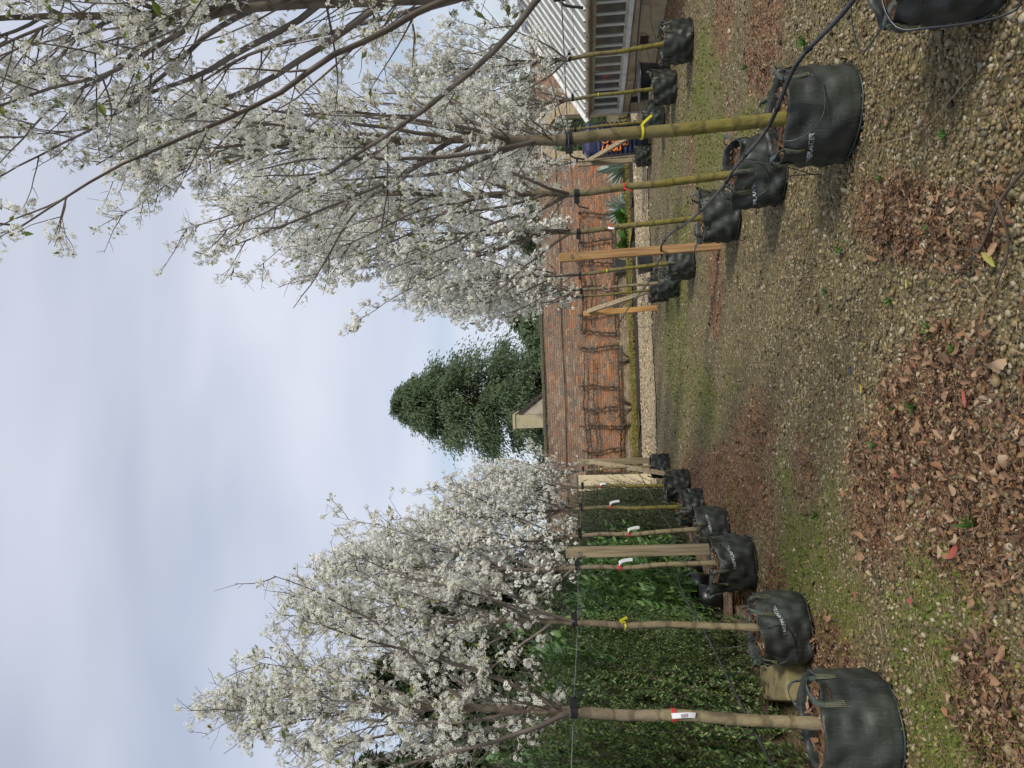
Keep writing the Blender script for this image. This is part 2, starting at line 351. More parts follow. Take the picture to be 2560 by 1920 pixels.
# ------------------------------------------------------------------ the ground
LIT = [(-0.48,3.5,0.60,0.95,-0.15,1.0), (-0.80,4.25,0.50,0.55,0,0.8), (0.66,3.9,0.24,0.80,0.28,0.95), (0.48,3.2,0.22,0.35,0,0.75), (0.85,9.1,0.65,0.6,0,1.0),
       (-0.85,7.6,0.55,1.4,-0.3,0.8), (-1.45,8.6,0.55,2.0,-0.12,1.0), (-1.75,11.0,0.5,2.2,-0.1,0.9), (-1.35,6.9,0.4,0.6,0,0.8), (-2.15,5.0,0.45,0.6,0,1.0), (-2.0,6.6,0.4,0.5,0,0.9),
       (-1.5,3.1,0.4,0.35,0,0.8), (2.7,6.5,0.55,0.8,0.3,0.9), (3.6,8.2,0.6,0.7,0.3,0.6), (5.3,12.6,0.55,2.6,0,1.0), (-2.6,8.5,0.5,2.4,0,0.9), (2.2,8.0,0.6,0.5,0,0.5), (2.6,10.6,0.8,0.7,0,0.5),
       (-0.9,5.6,0.45,0.5,0,0.45)]
MOS = [(0.4,13.2,2.2,2.2,0.1,0.75), (-1.65,5.7,0.6,1.3,-0.2,0.9), (-1.5,3.5,0.75,0.7,-0.2,0.95), (-1.55,8.2,0.25,0.7,0,0.8), (2.9,9.6,1.3,1.5,0.3,0.8), (-1.15,6.2,0.4,0.7,0,0.6), (-0.6,10.5,0.7,2.0,0,0.6),
       (1.9,12.2,0.8,1.6,0,0.7), (-1.0,4.9,0.35,0.5,0,0.5), (2.0,7.2,0.5,0.7,0,0.6), (3.3,12.8,0.8,2.4,0,0.5), (-0.3,8.6,0.5,1.1,0,0.35)]
def zone(L, x, y, seed):
    v = np.zeros_like(x)
    for cx_, cy_, rx, ry, a, d in L:
        dx, dy = x-cx_, y-cy_; u = dx*math.cos(a)-dy*math.sin(a); w = dx*math.sin(a)+dy*math.cos(a)
        q = (u/rx)**2 + (w/ry)**2
        v = np.maximum(v, d*np.clip(1.15-0.9*q, 0, 1))
    n = vnoise(x, y, 5.5, seed)*0.6 + vnoise(x, y, 17, seed+1)*0.4
    return np.clip(v*(0.35+1.3*n) , 0, 1)

def ground_sheet():
    xs = np.concatenate([[-400, -120, -40, -15], np.arange(-8, 8.01, 0.12), [15, 40, 120, 400]])
    ys = np.concatenate([[-400, -100, -20, -4, 0], np.arange(1.5, 17.5, 0.13), np.arange(17.6, 26, 0.4), [30, 45, 80, 200, 900]])
    X, Y = np.meshgrid(xs, ys); n1, n2 = X.shape
    near = np.clip(1-np.maximum(np.abs(X)-7, 0)/2, 0, 1)*np.clip((17-Y)/2, 0, 1)*np.clip((Y-1)/1, 0, 1)
    Z = near*(0.022*(vnoise(X, Y, 3.1, 5)-0.5) + 0.012*(vnoise(X, Y, 9, 6)-0.5)) - 0.012
    V = np.stack([X, Y, Z], -1).reshape(-1, 3)
    i = np.arange(n1-1)[:, None]*n2 + np.arange(n2-1)[None]
    F = np.stack([i, i+1, i+n2+1, i+n2], -1).reshape(-1, 4)
    o = mobj('ground', V, F, None, smooth=True); tag(o, kind='structure')
    lit = zone(LIT, X, Y, 11).ravel(); mos = zone(MOS, X, Y, 21).ravel()
    for nm, arr in (('litter', lit), ('moss', mos)):
        at_ = o.data.attributes.new(nm, 'FLOAT', 'POINT'); at_.data.foreach_set('value', arr.astype(np.float32))
    m = bpy.data.materials.new('gravel_ground'); m.use_nodes = True; o.data.materials.append(m)
    n, l = m.node_tree.nodes, m.node_tree.links; b = n['Principled BSDF']
    b.inputs['Roughness'].default_value = 0.8; b.inputs['Specular IOR Level'].default_value = 0.25
    t = n.new('ShaderNodeTexCoord')
    def vor(s):
        v = n.new('ShaderNodeTexVoronoi'); v.inputs['Scale'].default_value = s; l.new(t.outputs['Object'], v.inputs['Vector']); return v
    v1 = vor(52)
    rp = n.new('ShaderNodeValToRGB'); els = rp.color_ramp.elements
    cols = [(0, srgb(70,62,44)), (0.2, srgb(104,92,62)), (0.4, srgb(84,76,54)), (0.6, srgb(132,116,78)), (0.78, srgb(104,92,64)), (0.92, srgb(150,136,98)), (1, srgb(190,180,156))]
    while len(els) < len(cols): els.new(0.5)
    for e, (q, c) in zip(els, cols): e.position = q; e.color = (*c, 1)
    sp = n.new('ShaderNodeSeparateColor'); l.new(v1.outputs['Color'], sp.inputs[0]); l.new(sp.outputs[0], rp.inputs[0])
    def nz(s, d=5):
        x = n.new('ShaderNodeTexNoise'); x.inputs['Scale'].default_value = s; x.inputs['Detail'].default_value = d; l.new(t.outputs['Object'], x.inputs['Vector']); return x.outputs['Fac']
    def mixc(f, a, c):
        x = n.new('ShaderNodeMixRGB'); l.new(f, x.inputs[0])
        for i_, q in ((1, a), (2, c)):
            if isinstance(q, tuple): x.inputs[i_].default_value = (*q, 1)
            else: l.new(q, x.inputs[i_])
        return x.outputs[0]
    def mth(op, a, c):
        x = n.new('ShaderNodeMath'); x.operation = op; x.use_clamp = True
        for i_, q in ((0, a), (1, c)):
            if isinstance(q, (int, float)): x.inputs[i_].default_value = q
            else: l.new(q, x.inputs[i_])
        return x.outputs[0]
    def attr(nm):
        a = n.new('ShaderNodeAttribute'); a.attribute_name = nm; return a.outputs['Fac']
    v2 = vor(34); sp2 = n.new('ShaderNodeSeparateColor'); l.new(v2.outputs['Color'], sp2.inputs[0])
    lr = n.new('ShaderNodeValToRGB'); lr.color_ramp.elements[0].color = (*srgb(84,58,42), 1); lr.color_ramp.elements[1].color = (*srgb(150,112,82), 1)
    l.new(sp2.outputs[1], lr.inputs[0])
    mr = n.new('ShaderNodeValToRGB'); mr.color_ramp.elements[0].color = (*srgb(74,76,34), 1); mr.color_ramp.elements[1].color = (*srgb(124,128,58), 1)
    l.new(nz(60), mr.inputs[0])
    thm = mth('MULTIPLY', mth('SUBTRACT', mth('ADD', attr('moss'), mth('MULTIPLY', nz(26), 0.9)), 0.75), 3.0)
    thl = mth('MULTIPLY', mth('SUBTRACT', mth('ADD', attr('litter'), mth('MULTIPLY', nz(18), 0.9)), 0.7), 3.0)
    c = mixc(mth('MULTIPLY', nz(0.9), 0.35), rp.outputs[0], srgb(84,84,52))
    c = mixc(mth('MULTIPLY', thm, 0.8), c, mr.outputs[0]); c = mixc(thl, c, lr.outputs[0])
    l.new(c, b.inputs['Base Color'])
    bp = n.new('ShaderNodeBump'); bp.inputs['Strength'].default_value = 1.0; bp.inputs['Distance'].default_value = 0.012; bp.invert = True
    l.new(v1.outputs['Distance'], bp.inputs['Height']); l.new(bp.outputs[0], b.inputs['Normal'])
    return o
ground_sheet()
def gz(x, y):
    near = np.clip(1-np.maximum(np.abs(x)-7, 0)/2, 0, 1)*np.clip((17-y)/2, 0, 1)*np.clip((y-1)/1, 0, 1)
    return near*(0.022*(vnoise(x, y, 3.1, 5)-0.5) + 0.012*(vnoise(x, y, 9, 6)-0.5)) - 0.012

def ico(sub=0):
    t = (1+5**.5)/2
    v = nrm(np.array([[-1,t,0],[1,t,0],[-1,-t,0],[1,-t,0],[0,-1,t],[0,1,t],[0,-1,-t],[0,1,-t],[t,0,-1],[t,0,1],[-t,0,-1],[-t,0,1]], float))
    f = np.array([[0,11,5],[0,5,1],[0,1,7],[0,7,10],[0,10,11],[1,5,9],[5,11,4],[11,10,2],[10,7,6],[7,1,8],[3,9,4],[3,4,2],[3,2,6],[3,6,8],[3,8,9],[4,9,5],[2,4,11],[6,2,10],[8,6,7],[9,8,1]])
    for _ in range(sub):
        e = {}; v = list(v); nf = []
        def mid(a, b):
            k = (min(a, b), max(a, b))
            if k not in e: v.append(nrm((v[a]+v[b])/2)); e[k] = len(v)-1
            return e[k]
        for a, b, c in f:
            p, q, r = mid(a, b), mid(b, c), mid(c, a); nf += [[a, p, r], [b, q, p], [c, r, q], [p, q, r]]
        v = np.array(v); f = np.array(nf)
    return v, f

def in_view(rng, n, y0, y1, power=1.0, m=0.35):
    """points on the ground inside the wedge that opens from the standpoint, denser nearer"""
    u = rng.uniform(0, 1, n); y = (y0**(1-power) + u*(y1**(1-power)-y0**(1-power)))**(1/(1-power)) if power != 1 else y0*(y1/y0)**u
    xl, xr = -0.545*y-m+0.1, 0.425*y+m
    return rng.uniform(0, 1, n)*(xr-xl)+xl, y

def pebbles():
    rng = np.random.default_rng(3)
    tv, tf = ico(0)
    # oct-like lighter stone for farther ground
    ov = np.array([[1,0,0],[-1,0,0],[0,1,0],[0,-1,0],[0,0,1]], float); of = np.array([[0,2,4],[2,1,4],[1,3,4],[3,0,4]])
    x, y = in_view(rng, 17500, 2.55, 5.8, 1.7)
    keep = rng.uniform(size=len(x)) > 0.75*np.clip(zone(MOS, x, y, 21)*1.3-0.2, 0, 1); x, y = x[keep], y[keep]
    n = len(x); s = rng.lognormal(-4.72, 0.33, n)
    big = rng.uniform(size=n) < 0.012; s[big] *= 1.7
    sc = np.stack([s*rng.uniform(0.9, 1.5, n), s*rng.uniform(0.8, 1.1, n), s*rng.uniform(0.5, 0.8, n)], -1)
    z = gz(x, y) + sc[:, 2]*rng.uniform(0.2, 0.95, n)
    V, F = scatter(tv, tf, np.stack([x, y, z], -1), eul(rng, n, 0.45), sc)
    o = mobj('gravel', V, F, M['pebble'], smooth=True); tag(o, kind='stuff', label='brown and buff rounded gravel covering the yard', cat='gravel')
    x, y = in_view(rng, 48000, 5.4, 17.6, 1.2, 0.8)
    keep = rng.uniform(size=len(x)) > 0.85*np.clip(zone(MOS, x, y, 21)*1.3-0.2, 0, 1); x, y = x[keep], y[keep]
    n = len(x); s = rng.lognormal(-4.6, 0.35, n)
    sc = np.stack([s*rng.uniform(0.9, 1.5, n), s*rng.uniform(0.8, 1.1, n), s*rng.uniform(0.6, 1.0, n)], -1)
    V, F = scatter(ov, of, np.stack([x, y, gz(x, y)], -1), eul(rng, n, 0.5), sc)
    o = mobj('gravel', V, F, M['pebble'], smooth=True); tag(o, kind='stuff', label='finer looking gravel between the rows of bagged trees', cat='gravel')
    x = rng.uniform(-6.5, 7.5, 15000); y = rng.uniform(10.5, 17.5, 15000); k = (x > -0.56*y-0.5) & (x < 0.45*y+0.5); x, y = x[k], y[k]; n = len(x); s = rng.lognormal(-4.2, 0.35, n)
    V, F = scatter(ov, of, np.stack([x, y, gz(x, y)-0.002], -1), eul(rng, n, 0.5), np.stack([s*1.2, s, s*0.7], -1))
    o = mobj('gravel', V, F, M['pebble'], smooth=True); tag(o, kind='stuff', label='gravel of the yard running up to the pale path', cat='gravel')
    M['path_stone'] = mat('path_stone', [srgb(112,96,70), srgb(168,150,116), srgb(190,176,144), srgb(84,70,52), srgb(204,192,166), srgb(150,132,100)], 0.7, 'island')
    n = 9500; x = rng.uniform(-6, 8, n); y = 17.25+rng.beta(1.1, 1.1, n)*4.5; s = rng.lognormal(-4.1, 0.4, n)
    V, F = scatter(ov, of, np.stack([x, y, np.full(n, 0.006)], -1), eul(rng, n, 0.5), np.stack([s*1.2, s, s*0.7], -1))
    o = mobj('path_gravel', V, F, M['path_stone'], smooth=True); tag(o, kind='stuff', label='pale gravel of the path below the brick wall', cat='gravel')
pebbles()

def leaf_template(k=0):
    """a leaf blade: 3 x 5 grid with pointed ends"""
    u = np.array([-1, -0.55, 0, 0.5, 1.0]); w = np.array([0.02, 0.42, 0.52, 0.36, 0.02]) if k == 0 else np.array([0.05, 0.26, 0.3, 0.22, 0.01])
    V = []
    for a, b in zip(u, w):
        for s in (-1, 0, 1):
            V.append((a, s*b*(1+0.18*math.sin(7*a+s)), 0.30*abs(s)*b*1.2 + 0.16*a*a*(1 if k == 0 else 1.4)))
    F = [[3*i+j, 3*i+3+j, 3*i+4+j, 3*i+1+j] for i in range(4) for j in range(2)]
    return np.array(V), np.array(F)

def dry_leaf(rng, nu=5, nv=3, width=0.5):
    """a crumpled dead leaf, its outline ragged and its blade rolled and buckled"""
    u = np.linspace(-1, 1, nu); v = np.linspace(-1, 1, nv); roll = rng.uniform(1.2, 3.6)*rng.choice([-1, 1]); bend = rng.uniform(-0.9, 0.9); ph = rng.uniform(0, 6.28, 3)
    V = []
    for a in u:
        wl = width*(1-abs(a)**2.2)**0.75*(1+rng.normal(0, 0.16)) + 0.03; wr = width*(1-abs(a)**2.2)**0.75*(1+rng.normal(0, 0.16)) + 0.03
        for b in v:
            y = b*(wl if b < 0 else wr); q = y*roll + 0.25*math.sin(3*a+ph[0])
            yy = math.sin(q)/roll if abs(roll) > 0.05 else y; z = (1-math.cos(q))/roll
            z += 0.10*math.sin(4*a+ph[1])*(0.4+abs(b)) + bend*0.35*a*a + rng.normal(0, 0.035)
            V.append((a*(1-0.08*bend*bend)+rng.normal(0, .03), yy+0.06*math.sin(3*a+ph[2]), z))
    F = [[nv*i+j, nv*i+nv+j, nv*i+nv+j+1, nv*i+j+1] for i in range(nu-1) for j in range(nv-1)]
    return np.array(V), np.array(F)

def litter():
    rng = np.random.default_rng(8)
    x, y = in_view(rng, 92000, 2.6, 15.0, 1.3, 0.6)
    d = zone(LIT, x, y, 11); keep = rng.uniform(size=len(x)) < np.clip((d-0.2)*1.15, 0.008, 0.85); x, y = x[keep], y[keep]
    n = len(x); s = np.where(rng.uniform(size=n) < 0.5, rng.uniform(0.0045, 0.0095, n), np.exp(rng.normal(-4.15, 0.38, n))); s = np.clip(s, 0.0045, 0.034)
    sc = np.stack([s, s*rng.uniform(0.7, 1.3, n), s*rng.uniform(0.7, 1.2, n)], -1)
    z = gz(x, y) + 0.012 + rng.uniform(0, 0.020, n); kind_ = rng.integers(0, 9, n); Vs, Fs, off = [], [], 0
    for q in range(9):
        tv, tf = dry_leaf(rng, 5, 3, rng.uniform(0.35, 0.75)); i = kind_ == q
        V, F = scatter(tv, tf, np.stack([x, y, z], -1)[i], eul(rng, int(i.sum()), 0.5), sc[i]); Vs.append(V); Fs.append(F+off); off += len(V)
    V, F = np.vstack(Vs), np.vstack(Fs)
    o = mobj('leaf_litter', V, F, M['litter'], smooth=True); tag(o, kind='stuff', label='drifts of small dry brown leaves on the gravel', cat='leaves')
    # dry stalks and bits of straw
    n = 900; x, y = in_view(rng, n, 2.7, 9, 1.3, 0.2); a = rng.uniform(0, 6.28, n); L = rng.uniform(0.02, 0.09, n)
    P = np.stack([np.stack([x+t*L*np.cos(a+0.4*t), y+t*L*np.sin(a+0.4*t), gz(x, y)+0.02+0.006*t], -1) for t in (-1, 0, 1)], 1)
    V, F = tubes(P, np.full((n, 3), 0.0016), 3)
    o = mobj('dry_stalks', V, F, M['litter']); tag(o, kind='stuff', label='thin dry stalks and straw among the gravel', cat='straw')
    # moss and tiny green growth
    n0 = 70000; x, y = in_view(rng, n0, 2.6, 15, 1.2, 0.6)
    d = zone(MOS, x, y, 21); keep = rng.uniform(size=n0) < np.clip((d-0.25)*1.6, 0.006, 1); x, y = x[keep], y[keep]
    n = len(x); bv = np.array([[-0.35, 0, 0], [0.35, 0, 0], [0.45, 0.25, 0.7], [-0.2, 0.5, 1.0]]); bf = np.array([[0, 1, 2, 3]])
    s = rng.uniform(0.008, 0.022, n)*(0.75+0.05*y)
    V, F = scatter(bv, bf, np.stack([x, y, gz(x, y)+0.005], -1), eul(rng, n, 0.5), s)
    o = mobj('moss', V, F, M['moss']); tag(o, kind='stuff', label='yellow green moss and seedlings over the gravel', cat='moss')
litter()

def fallen_leaves():
    rng = np.random.default_rng(15)
    me = [mesh('fallen_leaf', *dry_leaf(rng, 9, 5, w_), M['leaf_brown']) for w_ in (0.5, 0.62, 0.42, 0.7, 0.36, 0.55, 0.66, 0.48)]
    for e in me:
        for p in e.polygons: p.use_smooth = True
    x, y = in_view(rng, 2600, 2.85, 5.2, 1.3, -0.05)
    d = zone(LIT, x, y, 11); k = np.where(rng.uniform(size=len(x)) < np.clip(d*1.2, 0.03, 1))[0][:230]
    for i in k:
        o = obj('fallen_leaf', me[int(rng.integers(8))], None, (x[i], y[i], float(gz(x[i], y[i]))+0.035))
        s = float(rng.uniform(0.018, 0.038)); o.scale = (s, s*rng.uniform(0.8, 1.2), s*rng.uniform(0.7, 1.2))
        o.rotation_euler = (rng.normal(0, 0.3), rng.normal(0, 0.3), rng.uniform(0, 6.28))
        tag(o, 'large curled brown dead leaf lying on the gravel or leaf drift', 'leaf', 'large brown fallen leaves')
    mr = mesh('red_leaf', *leaf_template(1), M['leaf_red']); my = mesh('yellow_leaf', *leaf_template(1), M['leaf_yellow'])
    red = [(-0.86,3.35,0.05,'pinkish red leaf lying flat on bare gravel beside the big leaf drift'), (-0.62,3.92,0.035,'dark red leaf in the leaf drift near a small green weed'),
           (-1.42,4.55,0.042,'bright red leaf beside brown leaves in front of a tree bag'), (-1.2,3.75,0.045,'long salmon red leaf on dark moss'), (-0.2,3.2,0.04,'small salmon leaf among brown leaves')]
    for x, y, s, lb in red:
        o = obj('red_leaf', mr, None, (x, y, float(gz(np.float64(x), np.float64(y)))+0.04)); o.scale = (s, s, s*0.5); o.rotation_euler = (0.15, 0.1, rng.uniform(0, 6.28)); tag(o, lb, 'leaf')
    for x, y, s, lb in [(0.33,2.98,0.05,'pale yellow green leaf lying on the gravel beside a dark twig'), (0.32,3.75,0.026,'small bright yellow leaf on plain gravel'), (-0.2,4.35,0.026,'orange yellow leaf beside a black plastic label')]:
        o = obj('yellow_leaf', my, None, (x, y, float(gz(np.float64(x), np.float64(y)))+0.04)); o.scale = (s, s*1.2, s*0.4); o.rotation_euler = (0.1, 0.1, rng.uniform(0, 6.28)); tag(o, lb, 'leaf')
    o = MB().box((0, 0, 0), (0.05, 0.028, 0.006)).box((0.018, 0.001, 0.005), (0.004, 0.03, 0.003)).build('plastic_label', M['charcoal'], loc=(-0.1, 4.5, 0.035), rot=(0.2, 0.15, 0.4))
    tag(o, 'small black plastic plant label lying among brown leaves', 'label')
    # green weeds
    lv, lf = leaf_template(1)
    for i, (x, y, s) in enumerate([(-0.27,3.75,1.2), (-0.30,4.0,0.9), (-0.5,4.25,1.0), (-0.72,3.22,1.4), (0.9,4.1,0.9), (0.55,3.55,0.9), (0.26,4.0,0.9), (0.9,3.35,0.8), (0.08,3.55,1.2), (0.0,3.3,1.0), (0.62,4.7,0.9), (0.4,5.0,0.8), (0.3,4.9,0.8), (2.1,5.3,1.4), (2.0,6.2,1.4), (2.6,7.0,1.5), (-1.1,5.3,1.2)]):
        n = int(rng.integers(10, 18)); a = rng.uniform(0, 6.28, n); e = rng.uniform(0.3, 1.2, n)
        d = np.stack([np.cos(a)*np.cos(e), np.sin(a)*np.cos(e), np.sin(e)], -1); side = np.stack([-np.sin(a), np.cos(a), 0*a], -1)
        L = rng.uniform(0.018, 0.034, n)*s
        Rm = np.stack([d, side, np.cross(d, side)], -1)
        V, F = scatter(lv, lf, d*L[:, None]*0.9 + np.array([0, 0, 0.004]), Rm, np.stack([L, L*0.7, L*0.6], -1))
        o = mobj('weed', V, F, M['weed'], loc=(x, y, float(gz(np.float64(x), np.float64(y)))+0.005))
        tag(o, 'small bright green weed rosette growing in the gravel', 'weed', 'weeds in the gravel')
    # dark twigs by the near gravel
    for ctrl, r, lb in [([(0.62,2.72,0.03),(0.52,2.9,0.04),(0.38,3.05,0.03),(0.3,3.25,0.03)],0.008,'forked dark dead twig lying on the gravel'),
                    ([(1.06,3.1,0.02),(0.98,3.55,0.025),(1.04,4.0,0.02),(0.9,4.25,0.02)],0.003,'thin reddish stem lying along the gravel by the first tree bag'),
                    ([(-1.2,3.05,0.03),(-1.22,3.4,0.035),(-1.32,3.75,0.03)],0.004,'thin dark twig lying on the mossy ground'),
                    ([(0.62,6.2,0.02),(0.55,5.5,0.03),(0.5,4.9,0.02)],0.003,'long pale straw stalk lying across open gravel')]:
        mb = MB().tube(curve_pts(ctrl, 14), np.linspace(r, r*0.5, 14), 6)
        if 'forked' in lb: mb.tube(curve_pts([ctrl[1], (0.36,2.86,0.03), (0.22,2.95,0.03)], 8), np.linspace(r*0.7, r*0.35, 8), 6); mb.tube(curve_pts([ctrl[2], (0.4,3.2,0.03), (0.44,3.36,0.025)], 8), np.linspace(r*0.5, r*0.3, 8), 6)
        o = mb.build('twig', M['espalier'] if 'dark' in lb else M['litter'], smooth=True); tag(o, lb, 'twig')
fallen_leaves()

def strips():
    x = np.linspace(-14, 16, 160)
    def sheet(name, y0, y1, z, m, rows=6, amp=0.02):
        ys = np.linspace(y0, y1, rows); X, Y = np.meshgrid(x, ys)
        e = 0.5*(vnoise(X, Y, 1.7, 3)-0.5)+0.3*(vnoise(X, Y, 6, 4)-0.5); Y2 = Y + np.where((Y == y0), e, 0)
        Z = z + amp*(vnoise(X, Y, 4, 9)-0.3)
        V = np.stack([X, Y2, Z], -1).reshape(-1, 3); n2 = len(x); i = np.arange(rows-1)[:, None]*n2+np.arange(n2-1)[None]
        o = mobj(name, V, np.stack([i, i+1, i+n2+1, i+n2], -1).reshape(-1, 4), m, smooth=True); return tag(o, kind='structure')
    sheet('gravel_path', 17.3, 21.75, 0.006, M['path_gravel'], amp=0.004)
    sheet('planting_bed', 21.85, 25.15, 0.09, M['bed'], 16, 0.09)
    e = MB()
    o = e.box((0, 21.8, 0.05), (30, 0.05, 0.13)).build('bed_edging', M['dark_trim']); tag(o, 'dark timber board edging the bed along the gravel path', 'edging')
    # low mossy grass of the bed front and dry grass
    rng = np.random.default_rng(4); n = 16000
    X = rng.uniform(-12, 10, n); Y = 21.85+rng.beta(1.2, 2.2, n)*2.6
    bv = np.array([[-0.06, 0, 0], [0.06, 0, 0], [0.02, 0.3, 1.0], [-0.02, 0.3, 1.0]]); bf = np.array([[0, 1, 2, 3]])
    V, F = scatter(bv, bf, np.stack([X, Y, np.full(n, 0.08)], -1), eul(rng, n, 0.45), np.stack([np.full(n, .25), np.full(n, .2), rng.uniform(0.04, 0.13, n)], -1))
    M['bed_grass'] = mat('bed_grass', [srgb(104,98,48), srgb(124,116,58), srgb(136,122,78), srgb(96,96,44)], 0.9, 'island', trans=0.2)
    o = mobj('bed_grass', V, F, M['bed_grass']); tag(o, kind='stuff', label='short mossy grass on the bed below the brick wall', cat='grass')
strips()

# ------------------------------------------------------------------ the brick wall across the far end
M['lime'] = mat('pale_brick', [srgb(150,130,108), srgb(172,154,130), srgb(132,112,90), srgb(160,140,116), srgb(140,110,84)], 0.95, 'island', bump=0.4, bscale=25)
M['brick_upper'] = mat('brick_upper', [srgb(138,110,92), srgb(152,118,96), srgb(120,104,92), srgb(162,120,92), srgb(140,122,104), srgb(110,98,90), srgb(170,150,124), srgb(146,110,88)], 0.95, 'island', bump=0.5, bscale=30)
WY, WH = 25.2, 2.93
DOOR0, DOOR1, SUR, ARCH = 7.02, 8.22, 0.34, 2.02
def brick_wall():
    w = empty('garden_wall', (0, WY, 0), 0, 'old red brick garden wall with dark coping and trained fruit trees', 'wall')
    rng = np.random.default_rng(77)
    # mortar core in three blocks round the doorway
    mb = MB(); a, b = DOOR0-SUR+0.02, DOOR1+SUR-0.02
    mb.box(((-16+a)/2, 0.2, WH/2), (a+16, 0.36, WH)); mb.box(((b+16)/2, 0.2, WH/2), (16-b, 0.36, WH)); mb.box(((a+b)/2, 0.2, (WH+2.72)/2), (b-a-0.004, 0.352, WH-2.72))
    mb.build('mortar_core', M['mortar'], w)
    ch, bl = 0.075, 0.225; rows = int(WH/ch)
    groups = {'pale': [], 'mid': [], 'upper': []}; singles = []
    for r in range(rows):
        z = (r+0.5)*ch; header = (r % 4 == 3)
        L = bl/2 if header else bl; x = -15.5 - (L/2 if r % 2 else 0)
        while x < 15.5:
            xc = x+L/2
            if not (DOOR0-SUR-0.06 < xc < DOOR1+SUR+0.06 and z < 2.74):
                d = rng.normal(0, 0.0022); k = 'pale' if z < 0.42+0.1*math.sin(xc*0.7)+rng.normal(0, .05) else ('upper' if z > 1.62+0.25*math.sin(xc*0.5)+rng.normal(0, .25) else 'mid')
                rec = (xc, 0.012+d, z, L-0.02, 0.03, ch-0.021)
                if k == 'mid' and not header and -2.9 < xc < 2.9 and 0.62 < z < 1.5 and len(singles) < 300 and rng.uniform() < 0.9: singles.append(rec)
                else: groups[k].append(rec)
            x += L
    base = mesh('brick', boxv((0, 0, 0), (1, 1, 1)), BOXF, M['brick_one'])
    for xc, yy, z, a, b, c in singles:
        o = obj('brick', base, w, (xc, yy, z)); o.scale = (a, b, c)
    for k, nm, m in (('mid', 'brickwork', 'brick'), ('upper', 'weathered_brickwork', 'brick_upper'), ('pale', 'pale_brickwork', 'lime')):
        A = np.array(groups[k]); n = len(A)
        V, F = scatter(boxv((0, 0, 0), (1, 1, 1)), BOXF, A[:, :3], np.repeat(np.eye(3)[None], n, 0), A[:, 3:])
        tag(mobj(nm, V, F, M[m], w), kind='stuff')
    cop = [mesh('coping_stone', boxv((0, 0, 0), (1, 1, 1)) + np.array([0, 0, 0])*1, BOXF, M['coping'])]
    x = -16.0
    while x < 16:
        L = rng.uniform(0.45, 0.7); o = obj('coping_stone', cop[0], w, (x+L/2, 0.19+rng.normal(0, .006), WH+0.045+rng.normal(0, 0.006))); o.scale = (L-0.012, 0.50, 0.09); x += L
    # stone doorway
    s = empty('stone_doorway', (0, WY, 0), 0, 'pale stone surround of the arched doorway in the brick wall', 'doorway')
    for sx, xin in ((-1, DOOR0), (1, DOOR1)):
        z = 0.0
        while z < ARCH-0.01:
            h = min(rng.uniform(0.28, 0.42), ARCH-z); wd = SUR + (0.11 if rng.uniform() < 0.5 else 0.0)
            MB().box((xin+sx*wd/2, 0.17, z+h/2), (wd-0.004, 0.40, h-0.008)).build('stone_block', M['stone'], s); z += h
    cxm, hw = (DOOR0+DOOR1)/2, (DOOR1-DOOR0)/2
    ks = np.linspace(math.pi, 0, 10)
    for a0, a1 in zip(ks[:-1], ks[1:]):
        am = [a0-0.008, a1+0.008]; V = []
        for yy in (-0.03, 0.37):
            for a_, rr in ((am[0], 1.0), (am[1], 1.0), (am[1], 1.0+SUR/hw), (am[0], 1.0+SUR/hw)):
                V.append((cxm+math.cos(a_)*hw*rr, yy, ARCH+math.sin(a_)*(0.50*hw/hw)*(rr if rr == 1 else 1.55)*1.0))
        MB().add(V, BOXF).build('arch_stone', M['stone'], s)
    # dark cable strung along the wall
    xs = np.linspace(-9, 9, 60); P = np.stack([xs, np.full(60, WY-0.04), 2.27+0.02*np.sin(xs*1.3)+0.012*xs*0], -1)
    tag(MB().tube(P, 0.012, 5).build('wall_cable', M['rubber']), 'thin dark cable strung along the upper part of the brick wall', 'cable')
brick_wall()

